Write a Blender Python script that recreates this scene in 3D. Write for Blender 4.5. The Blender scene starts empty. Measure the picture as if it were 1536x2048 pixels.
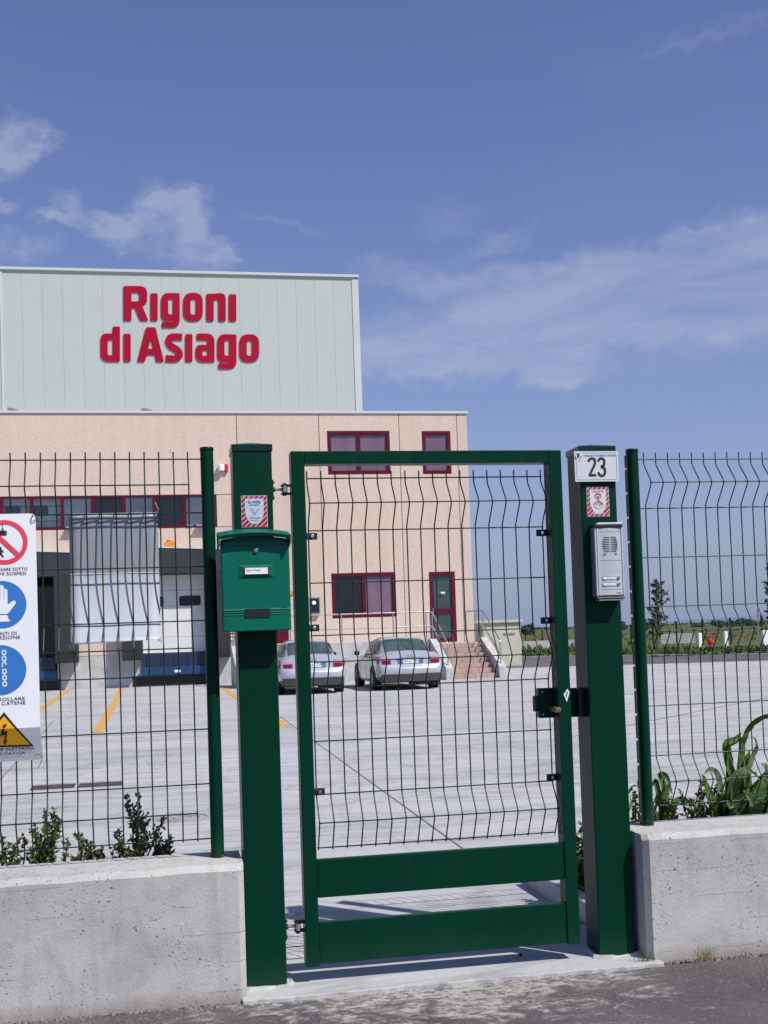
import bpy, bmesh, math, random
from mathutils import Vector, Matrix
random.seed(7)
S = bpy.context.scene
C = S.collection
R = math.radians

# ------------------------------------------------------------------ camera
YAW, PITCH, ROLL = R(-10.847), R(2.457), R(-1.9325)
FPX, SH, CAMZ = 2400.0, 138.4, 1.30
cam_d = bpy.data.cameras.new('camera'); cam = bpy.data.objects.new('camera', cam_d); C.objects.link(cam)
RM = Matrix.Rotation(YAW, 3, 'Z') @ Matrix.Rotation(math.pi/2+PITCH, 3, 'X') @ Matrix.Rotation(ROLL, 3, 'Z')
cam.matrix_world = Matrix.Translation((0, 0, CAMZ)) @ RM.to_4x4()
cam_d.sensor_fit = 'VERTICAL'; cam_d.sensor_height = 36.0
cam_d.lens = 36.0*FPX/2048.0
cam_d.shift_y = SH/2048.0
cam_d.clip_end = 6000; cam_d.clip_start = 0.05
S.camera = cam

# ------------------------------------------------------------------ sun and sky
SUN = Vector((0.54, -0.59, 1.0)).normalized()
sd = bpy.data.lights.new('sun', 'SUN'); sd.energy = 4.4; sd.angle = R(0.55); sd.color = (1.0, 0.955, 0.89)
so = bpy.data.objects.new('sun', sd); C.objects.link(so)
so.rotation_euler = SUN.to_track_quat('Z', 'Y').to_euler(); so.location = (6, -8, 14)
W = bpy.data.worlds.new('World'); S.world = W; W.use_nodes = True
S.view_settings.view_transform = 'Standard'; S.view_settings.look = 'None'
S.view_settings.exposure = 0.15; S.view_settings.gamma = 1.0; S.view_settings.use_curve_mapping = False

def ray(px, py):
    return RM @ Vector(((px-768)/FPX, -(py-1024-SH)/FPX, -1.0))
def onY(px, py, Y):
    d = ray(px, py); return Vector((0, 0, CAMZ)) + d*(Y/d.y)
def onZ(px, py, z):
    d = ray(px, py); return Vector((0, 0, CAMZ)) + d*((z-CAMZ)/d.z)

def build_world():
    nt = W.node_tree; N = nt.nodes; L = nt.links; N.clear()
    out = N.new('ShaderNodeOutputWorld'); bg = N.new('ShaderNodeBackground')
    sky = N.new('ShaderNodeTexSky'); sky.sky_type = 'NISHITA'; sky.sun_disc = False
    sky.sun_elevation = math.asin(SUN.z); sky.sun_rotation = math.atan2(SUN.x, SUN.y)
    sky.air_density = 1.1; sky.dust_density = 0.6; sky.ozone_density = 3.0
    bg.inputs['Strength'].default_value = 0.086
    tint = N.new('ShaderNodeMix'); tint.data_type = 'RGBA'; tint.blend_type = 'MULTIPLY'
    tint.inputs[0].default_value = 1.0; tint.inputs[7].default_value = (0.99, 0.91, 1.19, 1)
    L.new(sky.outputs[0], tint.inputs[6])
    tc = N.new('ShaderNodeTexCoord'); sep = N.new('ShaderNodeSeparateXYZ'); L.new(tc.outputs['Generated'], sep.inputs[0])
    def m(op, a, b=None, c=None):
        n = N.new('ShaderNodeMath'); n.operation = op
        for i, v in enumerate((a, b, c)):
            if v is None: continue
            if isinstance(v, (int, float)): n.inputs[i].default_value = v
            else: L.new(v, n.inputs[i])
        return n.outputs[0]
    az = m('ARCTAN2', sep.outputs[0], sep.outputs[1]); el = m('ARCSINE', sep.outputs[2])
    comb = N.new('ShaderNodeCombineXYZ'); L.new(az, comb.inputs[0]); L.new(m('MULTIPLY', el, 1.25), comb.inputs[1])
    def noise(scale, det, rough, off=0.0, stretch=1.0, dist=0.0):
        mp = N.new('ShaderNodeMapping'); mp.inputs['Location'].default_value = (off, off*0.7, off*1.3)
        mp.inputs['Scale'].default_value = (1.0, stretch, 1)
        mp.inputs['Rotation'].default_value = (0, 0, -0.12)
        L.new(comb.outputs[0], mp.inputs[0])
        n = N.new('ShaderNodeTexNoise'); n.inputs['Scale'].default_value = scale; n.inputs['Detail'].default_value = det
        n.inputs['Roughness'].default_value = rough; n.inputs['Distortion'].default_value = dist
        L.new(mp.outputs[0], n.inputs['Vector']); return n.outputs[0]
    puff = noise(24, 8, 0.62, 3.1, 1.2, 0.3); wisp = noise(7, 8, 0.66, 8.4, 3.2, 0.6)
    warp = noise(22, 6, 0.65, 1.7)
    azw = m('ADD', az, m('MULTIPLY', m('SUBTRACT', warp, 0.5), 0.075))
    elw = m('ADD', el, m('MULTIPLY', m('SUBTRACT', noise(26, 6, 0.65, 6.2), 0.5), 0.055))
    def blob(px, py, rx, ry, k, tilt=0.0):
        d = ray(px, py).normalized(); a0 = math.atan2(d.x, d.y); e0 = math.asin(d.z)
        da = m('SUBTRACT', azw, a0); de = m('SUBTRACT', elw, e0)
        de = m('SUBTRACT', de, m('MULTIPLY', da, tilt))
        q = m('ADD', m('POWER', m('DIVIDE', da, rx/FPX), 2), m('POWER', m('DIVIDE', de, ry/FPX), 2))
        v = m('SUBTRACT', 1.0, m('SQRT', q)); v = m('MAXIMUM', v, 0.0)
        return m('MULTIPLY', v, k)
    pf = None
    for b in ((345, 440, 95, 80, 2.2), (245, 470, 100, 50, 1.8, -.35), (385, 510, 95, 60, 1.9), (290, 400, 60, 60, 1.0), (140, 408, 38, 38, 1.5), (108, 440, 52, 18, 1.3), (25, 262, 75, 45, 1.3), (5, 300, 75, 45, 1.5), (85, 285, 40, 30, 1.0), (35, 500, 90, 40, .9), (5, 412, 45, 18, 1.1), (455, 505, 45, 30, 1.0)):
        v = blob(*b); pf = v if pf is None else m('ADD', pf, v)
    ws = None
    for b in ((1260, 565, 460, 85, 1.9, .02), (1440, 590, 430, 130, 1.5, .06), (1010, 665, 480, 80, 1.5, .03), (860, 720, 330, 50, 1.3, 0), (1120, 742, 120, 34, 1.3, 0), (1470, 480, 260, 70, .9, .12), (980, 490, 110, 30, .5, .3), (850, 560, 200, 40, .7, -.1), (890, 440, 90, 40, .25), (1420, 75, 200, 18, .35, .1), (560, 440, 110, 12, .3, -.25)):
        v = blob(*b); ws = v if ws is None else m('ADD', ws, v)
    # thin scattered cloud everywhere else, so the sky goes on outside the frame
    gen = m('MULTIPLY', m('MAXIMUM', m('SUBTRACT', noise(2.2, 4, .55, 5.5, 1.6), 0.58), 0.0), 1.6)
    a1 = m('MULTIPLY', m('MINIMUM', pf, 1.0), m('MULTIPLY', m('MAXIMUM', m('SUBTRACT', puff, 0.34), 0), 3.4))
    a2 = m('MULTIPLY', m('MINIMUM', ws, 1.0), m('MULTIPLY', m('MAXIMUM', m('SUBTRACT', wisp, 0.30), 0), 2.2))
    a3 = m('MULTIPLY', gen, m('MULTIPLY', puff, 0.5))
    veil = m('MULTIPLY', m('MINIMUM', ws, 0.9), 0.26)
    al = m('MINIMUM', m('ADD', m('ADD', m('ADD', a1, a2), a3), veil), 0.80)
    cm = N.new('ShaderNodeMix'); cm.data_type = 'RGBA'; L.new(m('MULTIPLY', al, 0.66), cm.inputs[0])
    hz = N.new('ShaderNodeMix'); hz.data_type = 'RGBA'
    L.new(m('MULTIPLY', m('POWER', 2.718, m('MULTIPLY', m('MAXIMUM', el, 0.0), -7.0)), 0.85), hz.inputs[0])
    L.new(tint.outputs[2], hz.inputs[6]); hz.inputs[7].default_value = (2.6, 3.45, 5.5, 1)
    L.new(hz.outputs[2], cm.inputs[6]); cm.inputs[7].default_value = (4.7, 5.2, 6.8, 1)
    L.new(cm.outputs[2], bg.inputs['Color']); L.new(bg.outputs[0], out.inputs['Surface'])
build_world()

# ------------------------------------------------------------------ materials
MATS = {}
def mat(name, col, rough=0.6, metal=0.0, spec=0.5, noise=None, bump=None, coat=0.0, emit=None, col2=None, extra=None, trans=None):
    """noise=(scale, detail, amount), bump=(scale, strength, distance)"""
    if name in MATS: return MATS[name]
    m = bpy.data.materials.new(name); m.use_nodes = True; nt = m.node_tree; N = nt.nodes; L = nt.links
    b = N['Principled BSDF']
    b.inputs['Base Color'].default_value = (*col, 1); b.inputs['Roughness'].default_value = rough
    b.inputs['Metallic'].default_value = metal; b.inputs['Specular IOR Level'].default_value = spec
    b.inputs['Coat Weight'].default_value = coat
    if trans: b.inputs['Transmission Weight'].default_value = trans
    tc = N.new('ShaderNodeTexCoord')
    if noise or col2:
        sc, det, amt = noise or (3, 4, .2)
        n = N.new('ShaderNodeTexNoise'); n.inputs['Scale'].default_value = sc; n.inputs['Detail'].default_value = det
        n.inputs['Roughness'].default_value = 0.65
        L.new(tc.outputs['Object'], n.inputs['Vector'])
        r = N.new('ShaderNodeValToRGB'); L.new(n.outputs[0], r.inputs[0])
        c2 = col2 or tuple(c*(1-amt) for c in col); c1 = tuple(min(1, c*(1+amt*.6)) for c in col) if not col2 else col
        r.color_ramp.elements[0].position = .34; r.color_ramp.elements[0].color = (*c2, 1)
        r.color_ramp.elements[1].position = .66; r.color_ramp.elements[1].color = (*c1, 1)
        L.new(r.outputs[0], b.inputs['Base Color'])
        mr = N.new('ShaderNodeMath'); mr.operation = 'MULTIPLY_ADD'; L.new(n.outputs[0], mr.inputs[0])
        mr.inputs[1].default_value = 0.16; mr.inputs[2].default_value = max(rough-.08, 0.02); L.new(mr.outputs[0], b.inputs['Roughness'])
    if bump:
        n2 = N.new('ShaderNodeTexNoise'); n2.inputs['Scale'].default_value = bump[0]; n2.inputs['Detail'].default_value = 5
        L.new(tc.outputs['Object'], n2.inputs['Vector'])
        bp = N.new('ShaderNodeBump'); bp.inputs['Strength'].default_value = bump[1]; bp.inputs['Distance'].default_value = bump[2]
        L.new(n2.outputs[0], bp.inputs['Height']); L.new(bp.outputs[0], b.inputs['Normal'])
    if extra: extra(nt, b, tc)
    MATS[name] = m; return m

def nodes_tools(nt):
    N, L = nt.nodes, nt.links
    def noise(vec, scale, det=5, rough=.6, sc=(1, 1, 1), dist=0, out=0, loc=(0, 0, 0)):
        mp = N.new('ShaderNodeMapping'); mp.inputs['Scale'].default_value = sc; mp.inputs['Location'].default_value = loc; L.new(vec, mp.inputs[0])
        n = N.new('ShaderNodeTexNoise'); n.inputs['Scale'].default_value = scale; n.inputs['Detail'].default_value = det
        n.inputs['Roughness'].default_value = rough; n.inputs['Distortion'].default_value = dist; L.new(mp.outputs[0], n.inputs['Vector'])
        return n.outputs[out]
    def vor(vec, scale, sc=(1, 1, 1), rnd=1.0):
        mp = N.new('ShaderNodeMapping'); mp.inputs['Scale'].default_value = sc; L.new(vec, mp.inputs[0])
        n = N.new('ShaderNodeTexVoronoi'); n.inputs['Scale'].default_value = scale; n.inputs['Randomness'].default_value = rnd
        L.new(mp.outputs[0], n.inputs['Vector']); return n
    def ramp(fac, pts):
        r = N.new('ShaderNodeValToRGB'); L.new(fac, r.inputs[0]); e = r.color_ramp.elements
        while len(e) < len(pts): e.new(.5)
        for i, (p, c) in enumerate(pts):
            e[i].position = p; e[i].color = (*c, 1) if len(c) == 3 else c
        return r.outputs[0]
    def mix(fac, a, b, mode='MIX'):
        x = N.new('ShaderNodeMix'); x.data_type = 'RGBA'; x.blend_type = mode
        for i, v in ((0, fac), (6, a), (7, b)):
            if isinstance(v, (int, float)): x.inputs[i].default_value = v
            elif isinstance(v, tuple): x.inputs[i].default_value = (*v, 1)
            else: L.new(v, x.inputs[i])
        return x.outputs[2]
    def m(op, a, b=None, c=None, clamp=False):
        n = N.new('ShaderNodeMath'); n.operation = op; n.use_clamp = clamp
        for i, v in enumerate((a, b, c)):
            if v is None: continue
            if isinstance(v, (int, float)): n.inputs[i].default_value = v
            else: L.new(v, n.inputs[i])
        return n.outputs[0]
    def bump(h, strength, dist, base=None):
        bp = N.new('ShaderNodeBump'); bp.inputs['Strength'].default_value = strength; bp.inputs['Distance'].default_value = dist
        L.new(h, bp.inputs['Height'])
        if base is not None: L.new(base, bp.inputs['Normal'])
        return bp.outputs[0]
    return noise, vor, ramp, mix, m, bump

def g3(v): return (v, v, v)
def ex_wall(nt, b, tc):
    noise, vor, ramp, mix, m, bump = nodes_tools(nt); o = tc.outputs['Object']; L = nt.links
    cloud = ramp(noise(o, 3.0, 7, .68, (1, 1, 1.6)), [(.30, (.38, .372, .352)), (.52, (.475, .467, .442)), (.72, (.53, .52, .485))])
    fine = ramp(noise(o, 160, 4, .7), [(.3, g3(.84)), (.7, g3(1.1))])
    col = mix(1.0, cloud, fine, 'MULTIPLY')
    stain = ramp(noise(o, 7, 6, .75, (1, 1, .5), .6, loc=(3, 0, 1)), [(.52, g3(1.0)), (.72, g3(.80))])
    col = mix(1.0, col, stain, 'MULTIPLY')
    drip = ramp(noise(o, 9, 6, .7, (1.4, 1, .10), .3, loc=(6, 0, 2)), [(.30, g3(.84)), (.46, g3(1.0))])
    col = mix(.8, col, drip, 'MULTIPLY')
    # board seams from the shuttering
    sep = nt.nodes.new('ShaderNodeSeparateXYZ'); L.new(o, sep.inputs[0])
    wob = m('MULTIPLY', m('SUBTRACT', noise(o, 1.6, 3, .5), .5), .02)
    zz = m('ADD', sep.outputs[2], wob)
    fr = m('ABSOLUTE', m('SUBTRACT', m('FRACT', m('DIVIDE', zz, .105)), .5))
    seam = m('MULTIPLY', m('GREATER_THAN', fr, .487), m('GREATER_THAN', noise(o, 2.3, 3, .5, (1, 1, 8), loc=(9, 2, 4)), .52))
    col = mix(m('MULTIPLY', seam, .6), col, g3(.2))
    # blow holes
    v1 = vor(o, 62); sel = m('LESS_THAN', v1.outputs['Distance'], m('MULTIPLY', m('SUBTRACT', noise(v1.outputs['Position'], 60, 1), .455), 1.15))
    v2 = vor(o, 120, (.7, 1, 1.7)); sel2 = m('LESS_THAN', v2.outputs['Distance'], m('MULTIPLY', m('SUBTRACT', noise(v2.outputs['Position'], 90, 1), .43), 1.3))
    patch = m('GREATER_THAN', noise(o, 4.5, 3, .6, loc=(4, 4, 4)), .47)
    hole = m('MULTIPLY', m('MAXIMUM', sel, sel2), patch)
    col = mix(m('MULTIPLY', hole, .8), col, (.075, .07, .065))
    # dirty foot of the wall
    foot = m('MULTIPLY', m('SUBTRACT', 1.0, m('DIVIDE', m('ADD', sep.outputs[2], .05), .07), None, True), noise(o, 14, 5, .7))
    col = mix(m('MULTIPLY', foot, 1.1), col, (.16, .13, .10))
    L.new(col, b.inputs['Base Color'])
    h = m('SUBTRACT', m('ADD', noise(o, 90, 5, .7), m('MULTIPLY', noise(o, 9, 4, .6), 1.2)), m('ADD', m('MULTIPLY', hole, 1.6), m('MULTIPLY', seam, .7)))
    L.new(bump(h, .38, .004), b.inputs['Normal'])
def ex_yard(nt, b, tc):
    noise, vor, ramp, mix, m, bump = nodes_tools(nt); o = tc.outputs['Object']; L = nt.links
    base = ramp(noise(o, .35, 6, .6, (1, 1.6, 1)), [(.30, (.37, .38, .38)), (.55, (.44, .445, .44)), (.72, (.485, .485, .47))])
    streak = ramp(noise(o, .9, 8, .74, (.30, 1.9, 1), 1.1), [(.34, g3(.76)), (.47, g3(.98)), (.62, g3(1.04))])
    streak2 = ramp(noise(o, 2.2, 6, .7, (1.5, .28, 1), 1.2, loc=(3, 7, 0)), [(.33, g3(.87)), (.46, g3(1.0))])
    tyre = ramp(noise(o, .55, 5, .62, (.35, 1.5, 1), 2.4, loc=(13, 2, 0)), [(.46, g3(1.0)), (.490, g3(.76)), (.510, g3(.76)), (.54, g3(1.0))])
    fine = ramp(noise(o, 55, 4, .7), [(.3, g3(.92)), (.7, g3(1.06))])
    oil = ramp(noise(o, .75, 5, .6, (1, 1, 1), .4, loc=(21, 4, 0)), [(.68, g3(1.0)), (.76, g3(.74))])
    tyre = mix(1.0, tyre, oil, 'MULTIPLY')
    c = mix(1.0, base, streak, 'MULTIPLY'); c = mix(1.0, c, streak2, 'MULTIPLY'); c = mix(.8, c, tyre, 'MULTIPLY'); c = mix(1.0, c, fine, 'MULTIPLY')
    L.new(c, b.inputs['Base Color'])
    L.new(bump(noise(o, 40, 5, .7), .25, .004), b.inputs['Normal'])
def ex_asphalt(nt, b, tc):
    noise, vor, ramp, mix, m, bump = nodes_tools(nt); o = tc.outputs['Object']; L = nt.links
    base = ramp(noise(o, 1.6, 6, .6), [(.3, (.066, .060, .062)), (.7, (.122, .112, .112))])
    fine = ramp(noise(o, 260, 3, .8), [(.32, g3(.5)), (.68, g3(1.6))])
    c = mix(1.0, base, fine, 'MULTIPLY')
    v = vor(o, 150); st = m('MULTIPLY', m('LESS_THAN', v.outputs['Distance'], .28), m('GREATER_THAN', noise(v.outputs['Position'], 40, 1), .56))
    c = mix(m('MULTIPLY', st, .55), c, (.34, .32, .30))
    sep = nt.nodes.new('ShaderNodeSeparateXYZ'); L.new(o, sep.inputs[0])
    # dried cement slurry along the sill, thinning out towards the road
    dist = m('SUBTRACT', 4.50, sep.outputs[1])
    xr = m('SUBTRACT', 1.0, m('ABSOLUTE', m('DIVIDE', m('SUBTRACT', sep.outputs[0], 1.02), .95)), None, True)
    near = m('SUBTRACT', 1.0, m('DIVIDE', dist, .75), None, True)
    w = m('MULTIPLY', near, m('ADD', .12, m('MULTIPLY', m('POWER', xr, .6), 1.05)))
    sl = noise(o, 7, 9, .74, (.8, 1.25, 1), .8)
    f = m('MULTIPLY', m('SUBTRACT', m('ADD', m('MULTIPLY', w, .34), sl), .632), 8, None, True)
    holes = m('MULTIPLY', m('SUBTRACT', noise(o, 34, 6, .8, (.8, 1.3, 1)), .42), 9, None, True)
    f = m('MULTIPLY', f, holes)
    sandy = ramp(noise(o, 5, 5, .6), [(.35, (.46, .44, .42)), (.6, (.50, .47, .42)), (.75, (.42, .37, .29))])
    c = mix(m('MULTIPLY', f, .92), c, sandy)
    spk = m('MULTIPLY', m('SUBTRACT', noise(o, 26, 6, .8, (.5, 1.6, 1), .8, loc=(5, 1, 2)), .60), 9, None, True)
    c = mix(m('MULTIPLY', spk, .55), c, (.36, .35, .34))
    L.new(c, b.inputs['Base Color'])
    h = m('ADD', noise(o, 210, 3, .8), m('MULTIPLY', noise(o, 30, 5, .7), .8))
    L.new(bump(h, .7, .006), b.inputs['Normal'])
def ex_agg(nt, b, tc):
    noise, vor, ramp, mix, m, bump = nodes_tools(nt); o = tc.outputs['Object']; L = nt.links
    c = ramp(noise(o, .55, 5, .55, (1, 1, .5)), [(.3, (.60, .484, .402)), (.7, (.65, .534, .452))])
    v = vor(o, 38); cr = ramp(v.outputs['Color'], [(.0, (.74, .70, .68)), (.35, (.95, .93, .92)), (.7, (1.05, 1.05, 1.04)), (1, (1.14, 1.14, 1.14))])
    c = mix(.6, c, cr, 'MULTIPLY')
    oi = nt.nodes.new('ShaderNodeObjectInfo'); c = mix(1.0, c, ramp(oi.outputs['Random'], [(0, g3(.95)), (1, g3(1.04))]), 'MULTIPLY')
    streak = ramp(noise(o, 1.6, 6, .7, (2.2, 1, .12)), [(.32, g3(.945)), (.6, g3(1.01))])
    c = mix(1.0, c, streak, 'MULTIPLY')
    L.new(c, b.inputs['Base Color']); L.new(bump(v.outputs['Distance'], .35, .012), b.inputs['Normal'])
def ex_field(nt, b, tc):
    noise, vor, ramp, mix, m, bump = nodes_tools(nt); o = tc.outputs['Object']; L = nt.links
    c = ramp(noise(o, .03, 6, .6, (1, 2.5, 1)), [(.3, (.075, .105, .035)), (.5, (.10, .12, .045)), (.65, (.155, .135, .065))])
    f = ramp(noise(o, 2.5, 6, .7), [(.3, g3(.6)), (.7, g3(1.3))])
    L.new(mix(1, c, f, 'MULTIPLY'), b.inputs['Base Color'])
def ex_paint(nt, b, tc):
    noise, vor, ramp, mix, m, bump = nodes_tools(nt); o = tc.outputs['Object']; L = nt.links
    sep = nt.nodes.new('ShaderNodeSeparateXYZ'); L.new(tc.outputs['Object'], sep.inputs[0])
    # cement splashes and dust near the foot, faint speckle elsewhere
    low = m('SUBTRACT', 1.0, m('DIVIDE', m('ADD', sep.outputs[2], .03), .16), None, True)
    sp = m('GREATER_THAN', m('ADD', noise(o, 60, 6, .75), m('MULTIPLY', low, .15)), .74)
    base = ramp(noise(o, 3, 5, .6, (1, 1, .4)), [(.3, (.0006, .030, .0150)), (.7, (.0008, .036, .0178))])
    c = mix(m('MULTIPLY', sp, .5), base, (.33, .36, .34))
    sk = m('GREATER_THAN', noise(o, 170, 3, .7, (1, 1, .8), loc=(2, 5, 1)), .765)
    c = mix(m('MULTIPLY', sk, .35), c, (.10, .17, .13))
    run = m('MULTIPLY', m('SUBTRACT', noise(o, 10, 6, .7, (1, 1, .06), loc=(1, 8, 2)), .55), 2.2, None, True)
    c = mix(m('MULTIPLY', run, .10), c, (.10, .16, .13))
    dust = m('MULTIPLY', noise(o, 12, 6, .7), m('MULTIPLY', low, .07))
    c = mix(dust, c, (.25, .27, .25))
    L.new(c, b.inputs['Base Color'])
    L.new(m('MULTIPLY_ADD', noise(o, 6, 5, .7), .2, .25), b.inputs['Roughness'])
    L.new(bump(noise(o, 300, 2, .5), .04, .0005), b.inputs['Normal'])

G_PAINT = mat('green_gate_paint', (.0025, .045, .023), .3, spec=.11, extra=ex_paint)
G_WIRE = mat('green_wire_coating', (.002, .034, .019), .32, spec=.3, noise=(20, 3, .2))
G_DARK = mat('dark_green_cap', (.001, .024, .014), .25, spec=.35, noise=(8, 3, .2))
G_BOX = mat('mailbox_green_enamel', (.0004, .132, .084), .45, spec=.18, noise=(6, 5, .10), bump=(220, .05, .0006))
G_BOX2 = mat('mailbox_lid_enamel', (.0005, .115, .074), .4, spec=.25, noise=(6, 5, .10))
CONC = mat('wall_concrete', (.45, .45, .45), .85, spec=.25, extra=ex_wall)
YARD = mat('yard_concrete', (.5, .5, .5), .85, spec=.25, extra=ex_yard)
ASPH = mat('old_asphalt', (.1, .1, .1), .9, spec=.3, extra=ex_asphalt)
ASPH2 = mat('lane_asphalt', (.115, .112, .115), .9, spec=.3, noise=(.8, 6, .25))
AGG = mat('washed_aggregate', (.5, .4, .35), .9, spec=.2, extra=ex_agg)
PLAIN = mat('plain_concrete', (.47, .475, .46), .85, spec=.25, noise=(2.2, 6, .22), bump=(30, .2, .01))
FIELD = mat('meadow', (.1, .12, .05), .95, spec=.1, extra=ex_field)
def ex_clad(nt, b, tc):
    noise, vor, ramp, mix, m, bump = nodes_tools(nt); o = tc.outputs['Object']; L = nt.links
    c = ramp(noise(o, .3, 5, .6), [(.3, (.475, .515, .482)), (.7, (.495, .535, .500))])
    st = ramp(noise(o, 1.1, 6, .7, (2.5, 1, .08)), [(.35, g3(.985)), (.6, g3(1.005))])
    oi = nt.nodes.new('ShaderNodeObjectInfo'); rr_ = ramp(oi.outputs['Random'], [(0, g3(.992)), (1, g3(1.006))])
    L.new(mix(1, mix(1, c, st, 'MULTIPLY'), rr_, 'MULTIPLY'), b.inputs['Base Color'])
METAL = mat('cladding_metal', (.44, .48, .46), .5, spec=.3, extra=ex_clad)
METAL2 = mat('cladding_trim', (.56, .60, .58), .4, spec=.4, noise=(.5, 4, .05))
SIGNRED = mat('sign_red', (.37, .003, .028), .5, spec=.15, noise=(.8, 3, .1))
SIGNSIDE = mat('sign_red_side', (.26, .01, .02), .5)
FRAME = mat('burgundy_frame', (.105, .004, .017), .4, spec=.25, noise=(2, 4, .18))
GLASS_V = mat('violet_glass', (.175, .115, .165), .12, spec=.6, noise=(.9, 4, .25))
GLASS_B = mat('blue_grey_glass', (.085, .105, .14), .10, spec=.6, noise=(.8, 4, .35))
GLASS_D = mat('dark_glass', (.012, .013, .018), .08, spec=.6, noise=(.8, 4, .3))
GLASS_G = mat('door_glass', (.055, .085, .085), .10, spec=.6, noise=(1.2, 4, .35))
BLACK = mat('black_rubber', (.012, .012, .014), .6, noise=(3, 4, .3))
CHAR = mat('charcoal_curtain', (.022, .024, .030), .75, noise=(1.5, 5, .3))
CHAR2 = mat('charcoal_head', (.030, .031, .038), .8, noise=(1.5, 5, .2))
WHITEP = mat('white_door_panel', (.68, .70, .68), .5, noise=(.8, 4, .08))
BLUE = mat('dock_blue', (.010, .027, .070), .45, noise=(1.5, 5, .3))
YEL = mat('yellow_line_paint', (.62, .33, .05), .8, noise=(3, 7, .35), col2=(.48, .30, .10))
YELF = mat('faded_yellow_paint', (.50, .42, .30), .85, noise=(2, 7, .2), col2=(.46, .44, .40))
STEEL = mat('stainless_rail', (.62, .60, .58), .28, metal=1.0, noise=(4, 3, .1))
SILV = mat('silver_plastic', (.50, .545, .55), .42, metal=.1, noise=(9, 3, .06))
SILVD = mat('intercom_side', (.30, .32, .34), .4, metal=.3, noise=(9, 3, .08))
DGREY = mat('dark_grey_plastic', (.035, .037, .042), .45, noise=(9, 3, .15))
CHROME = mat('chrome', (.75, .75, .75), .12, metal=1.0)
BRASS = mat('zinc_yellow_steel', (.55, .46, .22), .3, metal=1.0, noise=(30, 3, .3))
KNOB = mat('worn_brass_knob', (.24, .16, .085), .45, metal=.4, noise=(40, 3, .3))
WHITE = mat('white_enamel', (.86, .875, .89), .35, spec=.45, noise=(4, 5, .05))
WHITE2 = mat('white_plate', (.64, .68, .68), .35, spec=.45, noise=(6, 5, .05))
LINK = mat('print_black', (.012, .012, .014), .6)
INKB = mat('print_blue', (.035, .16, .32), .5)
INKDB = mat('print_dark_teal', (.01, .06, .10), .5)
SBLUE = mat('safety_blue', (.035, .19, .56), .45, noise=(5, 4, .08))
SRED = mat('safety_red', (.80, .06, .105), .45, noise=(5, 4, .08))
SYEL = mat('safety_yellow', (.85, .42, .01), .45)
STRED = mat('sticker_red', (.36, .008, .045), .5, noise=(30, 3, .15))
STRED2 = mat('sticker_faded_red', (.40, .05, .07), .5, noise=(60, 4, .3))
STGREY = mat('sticker_grey', (.50, .57, .63), .5, noise=(30, 3, .05))
STW = mat('sticker_white', (.66, .68, .68), .5)
RUST = mat('rust', (.14, .055, .02), .8, noise=(40, 3, .3))
BANNER = mat('grey_pvc_sheet', (.50, .53, .57), .5, spec=.4, noise=(2.5, 5, .05))
TILE = mat('pink_stone_step', (.43, .31, .265), .8, noise=(2.5, 5, .18))
TIRE = mat('tyre_rubber', (.018, .018, .019), .8)
RIM = mat('alloy_rim', (.33, .33, .34), .35, metal=.6)
CARP = mat('silver_car_paint', (.50, .52, .57), .28, metal=.40, coat=.7, noise=(.6, 3, .04))
CARD = mat('car_dark_bumper', (.050, .042, .046), .5)
CARG = mat('car_glass', (.055, .085, .080), .06, spec=.8, noise=(1.8, 2, .5))
TAIL = mat('tail_light_red', (.22, .003, .008), .25, spec=.4)
TAILC = mat('tail_light_clear', (.40, .30, .33), .12, spec=.8)
HYD = mat('hydrant_red', (.50, .015, .02), .45)
BARK = mat('bark', (.10, .075, .05), .9, noise=(12, 5, .3))
LEAF1 = mat('small_dark_leaf', (.060, .115, .020), .5, noise=(14, 2, .5), col2=(.085, .10, .02))
LEAF2 = mat('small_olive_leaf', (.12, .15, .025), .5, noise=(14, 2, .5), col2=(.05, .075, .015))
CORN = mat('broad_leaf', (.070, .145, .022), .5, noise=(30, 5, .5))
CORN2 = mat('pale_broad_leaf', (.125, .19, .075), .42, noise=(9, 3, .3))
STEM = mat('reddish_stem', (.10, .075, .03), .7)
TREEL = mat('tree_leaf', (.055, .085, .03), .7, noise=(2.5, 2, .4))
TREED = mat('far_tree_leaf', (.055, .075, .065), .9, noise=(.3, 3, .3))
GRASS = mat('verge_grass', (.085, .145, .03), .8, noise=(.5, 4, .5), col2=(.045, .085, .02))
GRASS2 = mat('dry_grass', (.22, .17, .08), .85, noise=(.7, 4, .3))
SOIL = mat('bed_soil', (.13, .095, .07), .95, noise=(9, 6, .4), bump=(30, .6, .01))
BEIGE = mat('cabin_render', (.50, .49, .40), .85, noise=(1.2, 4, .08))
ORANGE = mat('amber_beacon', (.75, .28, .02), .35)
STONE = mat('pale_grit', (.22, .185, .16), .9, noise=(25, 3, .4))

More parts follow.
